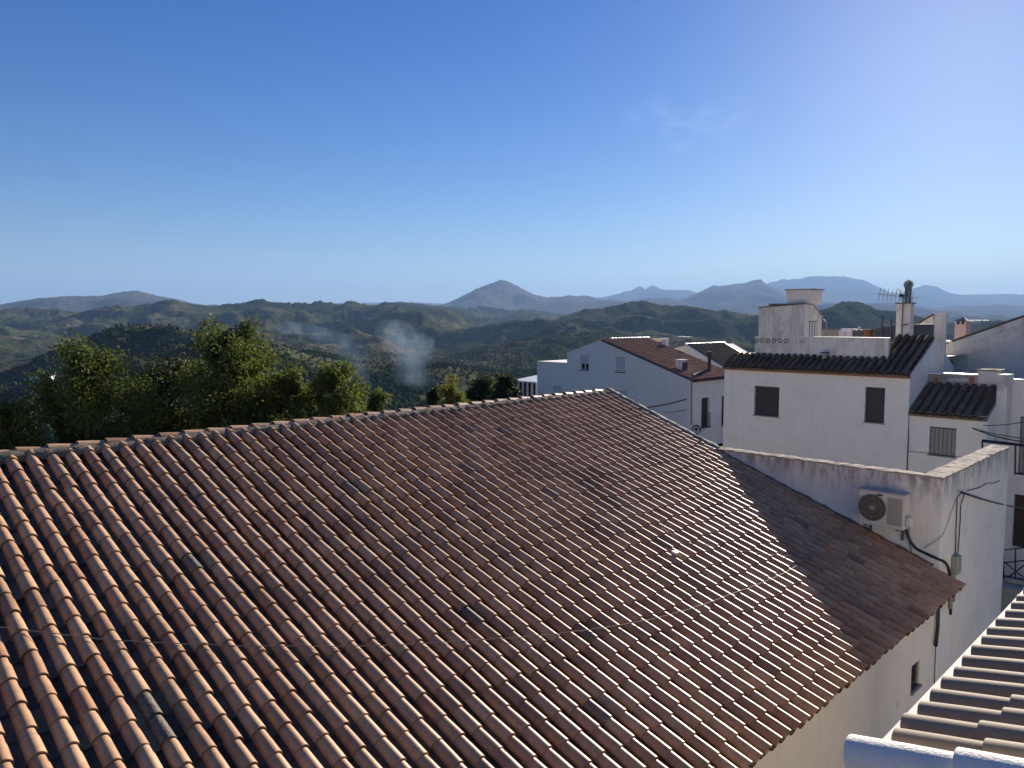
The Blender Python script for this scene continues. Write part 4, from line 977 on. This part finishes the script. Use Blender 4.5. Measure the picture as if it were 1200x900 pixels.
def height(x, y):
    r = np.hypot(x, y) + 1e-6; az = np.arctan2(x, y)
    flat = np.interp(np.degrees(az), [-30, -8, 2, 180], [27, 30, 95, 95])
    flat = np.where(np.abs(az) > R(100), 120, flat)
    rr = np.maximum(0, r - flat)
    base = np.interp(rr, [0, 25, 160, 420, 900, 1800, 4000, 9000, 15000, 60000], [-8.8, -11, -38, -72, -105, -112, -95, -30, 0, 0])
    hill = np.clip((rr - 60) / 500, 0, 1)
    h = base + (fbm(x, y, 420, 5, 3) - .5) * 46 * hill + (fbm(x, y, 60, 4, 9) - .5) * 7 * np.clip(rr / 120, 0, 1)
    b0 = h.copy()
    for azs, els, D_, W_, ro, k in LAY2:
        wig = (fbm(az * 9 + k * 7, az * 0 + k, 1.0, 3, 40 + k) - .5)
        D2_ = D_ * (1 + .10 * wig)
        ad0 = np.abs((r - D2_) / np.where(r < D2_, W_, W_ * .8))
        azw = az + (fbm(x, y, W_ * .35, 4, 80 + k) - .5) * np.clip(ad0 * 1.3, 0, 1) * .30
        gx_ = np.linspace(azs[0] - .2, azs[-1] + .2, 400); ge_ = np.interp(gx_, azs, els); kk_ = np.exp(-np.linspace(-2.2, 2.2, 25) ** 2); kk_ /= kk_.sum()
        gs_ = np.convolve(np.pad(ge_, 12, mode='edge'), kk_, mode='valid')
        wc_ = np.exp(-(ad0 / (.05 if D_ < 9000 else .16)) ** 2)
        ea_ = np.interp(az, azs, els); el = ea_ * wc_ + np.minimum(np.interp(azw, gx_, gs_), ea_ + .012 * ad0) * (1 - wc_); edge = np.clip(np.minimum(az - azs[0] + .10, azs[-1] + .10 - az) / .10, 0, 1)
        el = el + (fbm(az * 260, az * 0 + k * 3.3, 1.0, 4, 90 + k) - .5) * (.0038 if D_ < 9000 else .0024) * np.exp(-(ad0 / (.03 if D_ < 9000 else .05)) ** 2); zc = D2_ * el
        d = (r - D2_) / np.where(r < D2_, W_, W_ * .8); ad = np.abs(d)
        p = np.clip(1 - ad, 0, 1) ** 1.25 if ro > .3 else 1 / (1 + (ad * 1.6) ** 2) * np.clip(2 - ad, 0, 1)
        sp_ = fbm(x, y, W_ * .32, 6, 60 + k, True) - .55
        amp = ro * np.clip(ad * 3.0, 0, 1)
        p = p * edge * (1 + amp * sp_ * 2.3)
        hh = b0 + (zc - b0) * p
        h = np.where(p > 0, np.maximum(h, hh), h)
    far_ = np.clip((r - 1100) / 900, 0, 1) * np.clip((9000 - r) / 2500, 0, 1)
    vfar = np.clip((r - 7000) / 3000, 0, 1)
    rel = (fbm(x, y, 1000, 6, 201, True) - .62) * 185 * far_ + (fbm(x, y, 190, 4, 221, True) - .6) * 26 * np.clip((r - 350) / 500, 0, 1) * (1 - vfar) + (fbm(x, y, 2400, 7, 241, True) - .62) * 230 * vfar
    lim = np.full_like(r, -9.0)
    for azs, els, D_, W_, ro, k in LAY2:
        inside = (az > azs[0]) & (az < azs[-1]); lim = np.where(inside & (r <= D_ * 1.25), np.maximum(lim, np.interp(az, azs, els)), lim)
    near_c = np.where(lim > -8, np.clip((lim * r - h) / (np.abs(lim * r) * .25 + 40), 0, 1), 1)
    return h + rel * near_c
azf = np.radians(np.concatenate([np.linspace(-180, -50, 60, endpoint=False), np.linspace(-50, -37, 40, endpoint=False), np.linspace(-37, 37, 1000, endpoint=False), np.linspace(37, 50, 40, endpoint=False), np.linspace(50, 180, 60)]))
rad = np.concatenate([np.linspace(1.5, 30, 12, endpoint=False), np.geomspace(30, 250, 70, endpoint=False), np.geomspace(250, 6500, 330, endpoint=False), np.geomspace(6500, 60000, 190)])
AZ, RD = np.meshgrid(azf, rad); X, Y = RD * np.sin(AZ), RD * np.cos(AZ); H = height(X, Y)
nR, nA_ = X.shape
V = np.stack([X.ravel(), Y.ravel(), H.ravel()], 1)
ii, jj = np.meshgrid(np.arange(nR - 1), np.arange(nA_ - 1), indexing='ij'); b0 = (ii * nA_ + jj).ravel()
F = np.stack([b0, b0 + 1, b0 + nA_ + 1, b0 + nA_], 1)
mt, t, b = new('hill country'); v = wpos(t)
g_ = node(t, 'ShaderNodeNewGeometry')
n1 = noise(t, v, .0016, 6, .6); n2_ = noise(t, v, .006, 5, .65); n3_ = noise(t, v, .03, 5, .7)
vor = node(t, 'ShaderNodeTexVoronoi'); vor.inputs['Scale'].default_value = .0065
wj = node(t, 'ShaderNodeVectorMath', operation='ADD'); nz = node(t, 'ShaderNodeTexNoise'); nz.inputs['Scale'].default_value = .006
sc_ = node(t, 'ShaderNodeVectorMath', operation='SCALE'); sc_.inputs['Scale'].default_value = 70.0
t.links.new(v, nz.inputs['Vector']); t.links.new(nz.outputs['Color'], sc_.inputs[0]); t.links.new(v, wj.inputs[0]); t.links.new(sc_.outputs[0], wj.inputs[1]); t.links.new(wj.outputs[0], vor.inputs['Vector'])
sep = node(t, 'ShaderNodeSeparateColor'); t.links.new(vor.outputs['Color'], sep.inputs[0])
soil = mixc(t, n2_, (.095,.070,.042), (.15,.118,.075))
field = ramp(t, sep.outputs[0], [(0, (.035,.048,.024)), (.3, (.06,.07,.032)), (.5, (.15,.118,.07)), (.7, (.085,.115,.04)), (.85,(.21,.17,.105)), (1, (.12,.15,.06))])
c = mixc(t, .6, soil, field)
scrub = mixc(t, n3_, (.018,.026,.013), (.042,.054,.025))
c = mixc(t, ramp(t, math_(t, 'ADD', math_(t, 'MULTIPLY', n1, .6), math_(t, 'MULTIPLY', n3_, .4)), [(.43, 0.0), (.53, 1.0)]), c, scrub)
# olive trees as dots in rows
dots = node(t, 'ShaderNodeTexVoronoi'); dots.inputs['Scale'].default_value = .085; dots.inputs['Randomness'].default_value = .45
t.links.new(v, dots.inputs['Vector'])
dm = ramp(t, dots.outputs['Distance'], [(.30, 1.0), (.42, 0.0)])
grove = ramp(t, sep.outputs[1], [(.2, 0.0), (.3, 1.0)])
c = mixc(t, math_(t, 'MULTIPLY', math_(t, 'MULTIPLY', dm, grove), .85), c, (.028,.042,.020))
ln = node(t, 'ShaderNodeVectorMath', operation='LENGTH'); t.links.new(g_.outputs['Position'], ln.inputs[0])
mr = node(t, 'ShaderNodeMapRange'); mr.inputs['From Min'].default_value = 7500; mr.inputs['From Max'].default_value = 9500; t.links.new(ln.outputs['Value'], mr.inputs['Value'])
rock = mixc(t, noise(t, v, .0012, 6, .7), (.06,.055,.05), (.125,.11,.098))
c = mixc(t, mr.outputs['Result'], c, rock)
t.links.new(c, b.inputs['Base Color']); b.inputs['Roughness'].default_value = 1.0; b.inputs['Specular IOR Level'].default_value = 0.0
bump(t, b, mixc(t, .5, n3_, n2_), 1.0, 22.0)
bn2 = node(t, 'ShaderNodeBump'); bn2.inputs['Distance'].default_value = 120.0; t.links.new(mr.outputs['Result'], bn2.inputs['Strength']); t.links.new(noise(t, v, .0011, 8, .68), bn2.inputs['Height'])
pb_ = b.inputs['Normal'].links[0].from_node; t.links.new(bn2.outputs['Normal'], pb_.inputs['Normal'])
me = mesh_np('terrain', V, F); ter = finish('terrain', me, mt, None, smooth=True); setp(ter, 'olive covered hills and distant mountains', None, None, 'structure')
# street and added ground sheets a little above the terrain
M['bounce_ground'] = simple('added pale bounce ground', (.72,.66,.57), .9, .15, 1.5, bmp=.01)  # unseen pale ground, added to bounce sunlight onto the shaded walls
m_ = MB(); m_.add([G(-105, -60, -8.545), G(-8.01, -60, -8.545), G(-8.01, 75, -8.545), G(-105, 75, -8.545)], [(0,1,2,3)])
m_.add([G(-8, 22.01, -8.545), G(60, 22.01, -8.545), G(60, 75, -8.545), G(-8, 75, -8.545)], [(0,1,2,3)])
setp(m_.build('bounce_sheet', M['bounce_ground'], None), kind='structure')
m_ = MB(); m_.add([G(-8, -20, -8.55), G(90, -22, -8.55), G(90, 22, -8.55), G(-8, 22, -8.55)], [(0,1,2,3)])
setp(m_.build('street', M['asphalt'], None), kind='structure')

# ================================================================== 9. groves and woods (nobody could count them)
def ico(sub):
    import bmesh
    bm = bmesh.new(); bmesh.ops.create_icosphere(bm, subdivisions=sub, radius=1); v_ = np.array([q.co[:] for q in bm.verts]); f_ = np.array([[q.index for q in f.verts] for f in bm.faces]); bm.free(); return v_, f_
IV, IF = ico(1); IV2, IF2 = ico(2)
def blobs(name, pts, sz, iv, if_, mat, squash=.8):
    n_ = len(pts); k = len(iv)
    j = 1 + RNG.normal(0, .22, (n_, k, 1)); S = sz[:, None, None] * np.stack([np.ones(n_), np.ones(n_), RNG.uniform(squash*.8, squash*1.3, n_)], 1)[:, None, :]
    V_ = (pts[:, None, :] + iv[None] * j * S).reshape(-1, 3); F_ = (if_[None] + (np.arange(n_) * k)[:, None, None]).reshape(-1, 3)
    o = finish(name, mesh_np(name, V_, F_), mat, None, smooth=False); return o
# groves on a jittered grid
gx, gy = np.meshgrid(np.arange(-1700, 1500, 8.5), np.arange(150, 2700, 8.5)); gx, gy = gx.ravel() + RNG.normal(0, 1.3, gx.size), gy.ravel() + RNG.normal(0, 1.3, gy.size)
rr_, aa_ = np.hypot(gx, gy), np.degrees(np.arctan2(gx, gy))
msk = fbm(gx, gy, 260, 3, 77); keep = (aa_ > -36) & (aa_ < 20) & (rr_ > 170) & (rr_ < 2600) & (msk > .40) & (RNG.random(gx.size) < np.clip(1.15 - rr_ / 2600, .25, .95))
gx, gy = gx[keep], gy[keep]; hz = height(gx, gy); sz = RNG.uniform(1.1, 2.1, len(gx))
print('olives', len(gx))
setp(blobs('olive_grove', np.stack([gx, gy, hz + sz * .7], 1), sz, IV, IF, M['olive']), 'dark olive trees covering the nearer slopes', None, None, 'stuff')
# woods: dense strips along near crests and in the valley
gx, gy = RNG.uniform(-900, 700, 130000), RNG.uniform(90, 1300, 130000); rr_, aa_ = np.hypot(gx, gy), np.degrees(np.arctan2(gx, gy))
wd_ = fbm(gx, gy, 130, 4, 31); keep = (aa_ > -36) & (aa_ < 12) & (rr_ > 75) & (wd_ > .55) & (RNG.random(gx.size) < .75)
keep &= (rr_ > 210); keep |= (aa_ > -36) & (aa_ < -2) & (rr_ > 130) & (rr_ < 260) & (RNG.random(gx.size) < .7)
gx, gy = gx[keep], gy[keep]; hz = height(gx, gy); sz = RNG.uniform(1.1, 2.9, len(gx)); print('woods', len(gx))
M['wood'] = simple('woodland canopy', (.032,.050,.017), 1.0, .5, .3, spec=0.0)
setp(blobs('woodland', np.stack([gx, gy, hz + sz * .8], 1), sz, IV, IF, M['wood'], 1.1), 'dark scrubby woodland in the valley behind the roof', None, None, 'stuff')

# ================================================================== 10. trees behind the ridge
def tree(label, x, ytop, d, width, leafm, seed, nleaf=26000, lean=0.0, name='broadleaf_tree', cat='tree', group='broadleaf trees behind the roof ridge', lobes=None, leaf=.06, zb=None):
    rg = np.random.default_rng(seed); topp = pd(x, ytop, d); gz_ = float(height(np.array([topp[0]]), np.array([topp[1]]))[0]) if zb is None else zb
    base = np.array([topp[0], topp[1], gz_]); Ht = topp[2] - gz_
    o = thing(name, label, cat, base, group)
    tr = MB(); tr.tube([base - UP*.2, base + UP * Ht * .3 + np.array([.1, 0, 0]), base + UP * Ht * .6, base + UP * Ht * .88], .17, 8, .03)
    cls = []; wd2 = width / 2
    nb = 46 if lobes is None else lobes
    for k in range(nb):
        f_ = (k + .5) / nb; zf = .22 + .76 * f_; prof = math.sin(math.pi * min(1, (1.02 - f_) * .62 + .08)) ** .8
        a = k * 2.399 + rg.normal(0, .3); rr2 = wd2 * prof * rg.uniform(.45, 1.05)
        c_ = base + np.array([math.cos(a) * rr2, math.sin(a) * rr2, Ht * zf + rg.normal(0, .2)])
        st = base + UP * Ht * max(.15, zf - .16)
        tr.tube([st, st + (c_ - st) * .5 + UP * .1, c_], .045, 5, .01)
        cls.append((c_, wd2 * rg.uniform(.20, .36) * (1.1 - .45 * f_)))
    cls.append((base + UP * Ht * .97, wd2 * .12)); cls.append((base + UP * Ht * .9 + rg.normal(0, .1, 3), wd2 * .17))
    for k in range(int(12 + width * 3)):                  # upright shoots that break the outline
        f_ = rg.uniform(.45, .93); a = rg.uniform(0, 6.28); rr2 = wd2 * (1.12 - f_) * rg.uniform(.3, 1.0)
        q_ = base + np.array([math.cos(a) * rr2, math.sin(a) * rr2, Ht * f_]); hgt = rg.uniform(.35, .8) * min(1, wd2 / 2)
        for j in range(5): cls.append((q_ + np.array([math.cos(a) * .12 * j * hgt, math.sin(a) * .12 * j * hgt, hgt * j * .28]), wd2 * (.13 - .018 * j)))
    tr.build('trunk', M['bark'], o)
    w_ = np.array([q[1] ** 2 for q in cls]); w_ /= w_.sum(); pick = rg.choice(len(cls), nleaf, p=w_)
    cc = np.array([q[0] for q in cls])[pick]; rad_ = np.array([q[1] for q in cls])[pick]
    dd = rg.normal(size=(nleaf, 3)); dd /= np.linalg.norm(dd, axis=1)[:, None]
    P = cc + dd * (rad_ * rg.random(nleaf) ** .45 * rg.choice([1, 1, 1.35], nleaf))[:, None] * np.array([1, 1, .85])
    # leaves droop outwards, each a folded lozenge
    ax = dd * .6 + rg.normal(0, .6, (nleaf, 3)) - np.array([0, 0, .25]); ax /= np.linalg.norm(ax, axis=1)[:, None]
    sd = np.cross(ax, rg.normal(size=(nleaf, 3))); sd /= np.linalg.norm(sd, axis=1)[:, None]; ln_ = (leaf * rg.uniform(.7, 1.35, nleaf))[:, None]
    V_ = np.stack([P, P + ax * ln_ * .9 + sd * ln_ * .48, P + ax * ln_ * 2.0, P + ax * ln_ * .9 - sd * ln_ * .48], 1).reshape(-1, 3)
    F_ = np.arange(nleaf * 4).reshape(-1, 4)
    tone = np.repeat(np.clip(rg.normal(.45, .3, nleaf) + .25 * np.sin(P[:, 2] * 2), 0, 1), 4)
    me_ = mesh_np('crown', V_ - base, F_, {'tone': tone}); finish('crown', me_, leafm, o)
    return o
tree('rounded green tree at the far left before the valley', 98, 408, 27, 4.6, M['leaf'], 101, 42000)
tree('tallest dark green tree, standing in the middle of the left group', 272, 382, 28, 5.4, M['leaf'], 102, 52000)
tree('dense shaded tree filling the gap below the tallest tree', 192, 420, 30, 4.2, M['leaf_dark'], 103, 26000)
tree('bushy pointed tree right of the tallest tree, lit on its crown', 392, 424, 27, 3.2, M['leaf'], 104, 30000)
tree('leafy tree between the tallest and the pointed tree', 340, 434, 28, 3.2, M['leaf'], 105, 22000)
tree('small low tree just right of the pointed tree', 441, 457, 29, 1.6, M['leaf'], 106, 9000)
tree('yellow tinged small tree peeping over the middle of the ridge', 531, 447, 34, 2.0, M['leaf_yellow'], 107, 12000)
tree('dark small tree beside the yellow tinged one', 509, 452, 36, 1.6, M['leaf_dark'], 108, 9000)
tree('shaded bush at the extreme left edge of the picture', 4, 462, 26, 2.2, M['leaf'], 109, 14000)
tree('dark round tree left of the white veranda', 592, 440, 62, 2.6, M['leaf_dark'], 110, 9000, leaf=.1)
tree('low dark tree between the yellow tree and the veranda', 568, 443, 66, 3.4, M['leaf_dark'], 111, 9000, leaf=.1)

# ================================================================== 11. farms far below
def farm(label, x, y, d, wid, hei, ang, name='farmhouse', roofm='tile_red'):
    p_ = pd(x, y, d); z = float(height(np.array([p_[0]]), np.array([p_[1]]))[0]); o = thing(name, label, 'house', (p_[0], p_[1], z), 'small white farmhouses in the valley and on the slopes')
    a = R(ang); ux, uy = np.array([math.cos(a), math.sin(a), 0]), np.array([-math.sin(a), math.cos(a), 0]); dp_ = wid * .55; c_ = np.array([p_[0], p_[1], z - 2])
    H_ = hei + 2
    q = [c_ - ux*wid/2 - uy*dp_/2, c_ + ux*wid/2 - uy*dp_/2, c_ + ux*wid/2 + uy*dp_/2, c_ - ux*wid/2 + uy*dp_/2]
    MB().hexa(q + [k + UP * H_ for k in q]).build('wall', M['white'], o)
    r1, r2 = c_ - ux*wid/2 + UP*(H_ + dp_*.25), c_ + ux*wid/2 + UP*(H_ + dp_*.25); tq = [k + UP * (H_ + .02) for k in q]
    MB().add([tq[0], tq[1], r2, r1, tq[3], tq[2]], [(0,1,2,3), (4,3,2,5), (0,3,4), (1,5,2)]).build('roof', M[roofm], o)
    for s_ in (-.28, .22):
        w_c = c_ + ux * wid * s_ - uy * (dp_/2 + .03) + UP * (H_ * .62)
        MB().hexa([w_c + ux*i_*.5 + uy*0 + UP*k_*.55 + uy*j_ for k_ in (-1, 1) for i_, j_ in ((-1,0),(1,0),(1,.06),(-1,.06))]).build('window', M['glass'], o)
    return o
farm('white farmhouse with two dark windows among trees at the lower left', 38, 461, 330, 9, 4, 5)
farm('long low white shed in the fields above the left farmhouse', 49, 430, 700, 16, 3, 10, 'farm_shed')
farm('tiny white farm high above the left farmhouse', 37, 422, 1150, 14, 4, -10)
farm('white farm building seen through the left smoke', 450, 407, 1700, 22, 5, 10)
farm('bright farm building seen through the right smoke', 485, 405.5, 1750, 18, 5, -5)
farm('white hamlet house right of the right smoke', 501, 419, 1300, 12, 4, 15)
farm('wide farm building high on the right hill', 797, 377, 2500, 30, 6, 5)
farm('small white farm on the mid hills left of centre', 468, 406, 1760, 10, 4, 25)
farm('whitewashed farm at the left edge beside the road', 8, 459, 380, 8, 3, -15)

# ================================================================== 12. smoke and haze
def smoke(label, pts, dens, seed):
    """a rising plume: soft tube of volume, its density broken up by noise"""
    P = [pd(x, y, d) for x, y, d, r in pts]; rs = [r for *_, r in pts]; n = 20; V_ = []
    P = [P[0] - UP * pts[0][3] * 1.2] + P + [P[-1] + (P[-1] - P[-2]) / np.linalg.norm(P[-1] - P[-2]) * pts[-1][3] * 1.3]; rs = [rs[0]] + rs + [rs[-1]]; path = smooth_path(P, 4); rr3 = np.interp(np.linspace(0, len(rs) - 1, len(path)), range(len(rs)), rs)
    for p_, r_ in zip(path, rr3):
        for a in np.linspace(0, 2*math.pi, n, endpoint=False): V_.append(p_ + np.array([math.cos(a) * r_ * 1.25, math.sin(a) * r_ * 1.25, 0]))
    F_ = [(i*n+j, i*n+(j+1) % n, (i+1)*n+(j+1) % n, (i+1)*n+j) for i in range(len(path)-1) for j in range(n)] + [tuple(range(n))[::-1], tuple((len(path)-1)*n + j for j in range(n))]
    me_ = bpy.data.meshes.new('smoke'); me_.from_pydata([tuple(q) for q in V_], [], F_); me_.update()
    m, t, b_ = new('smoke %d' % seed); t.nodes.remove(b_); pv = node(t, 'ShaderNodeVolumePrincipled'); pv.inputs['Color'].default_value = (.48,.68,1,1); pv.inputs['Anisotropy'].default_value = .3
    g0 = node(t, 'ShaderNodeNewGeometry'); mp = node(t, 'ShaderNodeMapping'); mp.inputs['Location'].default_value = (seed*3.1, seed, 0); mp.inputs['Scale'].default_value = (1.5, 1.5, .7); mp.inputs['Rotation'].default_value = (.0, .5, .3)
    t.links.new(g0.outputs['Position'], mp.inputs['Vector'])
    d1_ = ramp(t, noise(t, mp.outputs['Vector'], .034, 7, .68), [(.40, 0.0), (.72, 1.0)])
    # softens towards the plume's own edge
    tot = None
    mid = [np.array(q) for q in path[4:-4:2]]; mr_ = rr3[4:-4:2]
    for c_, r_ in zip(mid, mr_):
        vs = node(t, 'ShaderNodeVectorMath', operation='DISTANCE'); t.links.new(g0.outputs['Position'], vs.inputs[0]); vs.inputs[1].default_value = tuple(c_)
        q = math_(t, 'MAXIMUM', math_(t, 'SUBTRACT', 1.0, math_(t, 'DIVIDE', vs.outputs['Value'], float(r_))), 0.0)
        tot = q if tot is None else math_(t, 'MAXIMUM', tot, q)
    t.links.new(math_(t, 'MULTIPLY', math_(t, 'MULTIPLY', d1_, tot), dens), pv.inputs['Density'])
    t.links.new(pv.outputs[0], t.nodes['Material Output'].inputs['Volume'])
    try: m.volume_intersection_method = 'ACCURATE'
    except Exception: pass
    o = finish('smoke', me_, m, None); setp(o, label, None, None, 'stuff'); return o
smoke('thin blue smoke drifting up from the valley floor, right plume', [(489, 456, 820, 12), (484, 440, 820, 24), (480, 422, 830, 22), (484, 405, 840, 30), (464, 392, 850, 26)], .020, 1)
smoke('thin blue smoke spreading behind the pointed tree, left plume', [(424, 452, 760, 12), (417, 430, 765, 17), (411, 412, 770, 22), (390, 396, 790, 24), (352, 386, 810, 26)], .012, 2)

hb = MB(); hb.wbox(-52000, 52000, -20000, 46000, -600, 1950)
hz_ = hb.build('haze', bpy.data.materials.new('haze air'), None); setp(hz_, 'pale blue air between the hills', None, None, 'stuff')
t = nt(hz_.data.materials[0]); t.nodes.remove(t.nodes['Principled BSDF'])
pv = node(t, 'ShaderNodeVolumePrincipled'); pv.inputs['Color'].default_value = (.33,.54,.92,1); pv.inputs['Density'].default_value = 4.6e-5; pv.inputs['Anisotropy'].default_value = .12
t.links.new(pv.outputs[0], t.nodes['Material Output'].inputs['Volume'])

# ================================================================== 13. sky, sun, camera
SAZ, SEL = 30.3, 20.2
w = bpy.data.worlds.new('World'); SC.world = w; w.use_nodes = True; t = w.node_tree
sky = t.nodes.new('ShaderNodeTexSky'); sky.sky_type = 'NISHITA'; sky.sun_disc = False
sky.sun_elevation = R(SEL); sky.sun_rotation = R(SAZ); sky.altitude = 600; sky.air_density = 1.0; sky.dust_density = .24; sky.ozone_density = 3.0
bg = t.nodes['Background']; bg.inputs['Strength'].default_value = .05
# a few wisps of high cloud
tc = node(t, 'ShaderNodeTexCoord')
def sky_dir(x, y): r = ray(x, y); return tuple(r / np.linalg.norm(r))
tot = None
for x, y, rad_, k in ((797,155,.030,1),(770,128,.022,.6),(832,142,.026,.7),(862,132,.022,.6),(744,138,.022,.35),(848,150,.024,.6)):
    dn = node(t, 'ShaderNodeVectorMath', operation='DISTANCE'); t.links.new(tc.outputs['Generated'], dn.inputs[0]); dn.inputs[1].default_value = sky_dir(x, y)
    q = math_(t, 'MULTIPLY', math_(t, 'MAXIMUM', math_(t, 'SUBTRACT', 1.0, math_(t, 'DIVIDE', dn.outputs['Value'], rad_)), 0.0), k)
    tot = q if tot is None else math_(t, 'MAXIMUM', tot, q)
mp = node(t, 'ShaderNodeMapping'); mp.inputs['Scale'].default_value = (30, 55, 90); t.links.new(tc.outputs['Generated'], mp.inputs['Vector'])
wn_ = ramp(t, noise(t, mp.outputs['Vector'], 1.0, 5, .6), [(.38, 0.0), (.8, 1.0)])
cl = math_(t, 'MULTIPLY', math_(t, 'MULTIPLY', tot, wn_), .22)
hs = node(t, 'ShaderNodeHueSaturation'); hs.inputs['Saturation'].default_value = 1.45; hs.inputs['Hue'].default_value = .520
k1 = node(t, 'ShaderNodeVectorMath', operation='SCALE'); k1.inputs['Scale'].default_value = .1; t.links.new(sky.outputs['Color'], k1.inputs[0])
gm = node(t, 'ShaderNodeGamma'); gm.inputs['Gamma'].default_value = 1.0; t.links.new(k1.outputs[0], gm.inputs['Color'])
k2 = node(t, 'ShaderNodeVectorMath', operation='SCALE'); k2.inputs['Scale'].default_value = 9.1; t.links.new(gm.outputs[0], k2.inputs[0])
t.links.new(k2.outputs[0], hs.inputs['Color'])
col = mixc(t, cl, hs.outputs['Color'], (15.0, 17.0, 20.0)); t.links.new(col, bg.inputs['Color'])

su = bpy.data.lights.new('sun', 'SUN'); su.energy = 5.0; su.angle = R(.53); su.color = (1, .90, .76)
so = bpy.data.objects.new('sun', su); COL.objects.link(so)
d = Vector((math.sin(R(SAZ)) * math.cos(R(SEL)), math.cos(R(SAZ)) * math.cos(R(SEL)), math.sin(R(SEL))))
so.rotation_euler = d.to_track_quat('Z', 'Y').to_euler(); so.location = (30, 50, 40)

cam = bpy.data.cameras.new('camera'); co_ = bpy.data.objects.new('camera', cam); COL.objects.link(co_); SC.camera = co_
cam.sensor_fit = 'HORIZONTAL'; cam.sensor_width = 36; cam.lens = 36 * FOC / 1200; cam.clip_start = .1; cam.clip_end = 150000
co_.location = (0, 0, 0); co_.rotation_euler = (R(90) - PITCH, 0, 0)

SC.render.engine = 'CYCLES'; cy = SC.cycles; cy.use_denoising = True; cy.max_bounces = 8; cy.diffuse_bounces = 4; cy.volume_bounces = 0; cy.transparent_max_bounces = 8
cy.volume_step_rate = 1.0; cy.volume_max_steps = 256
vs = SC.view_settings; vs.view_transform = 'Standard'; vs.look = 'None'; vs.exposure = 1.12; vs.gamma = 1.0; vs.use_curve_mapping = False
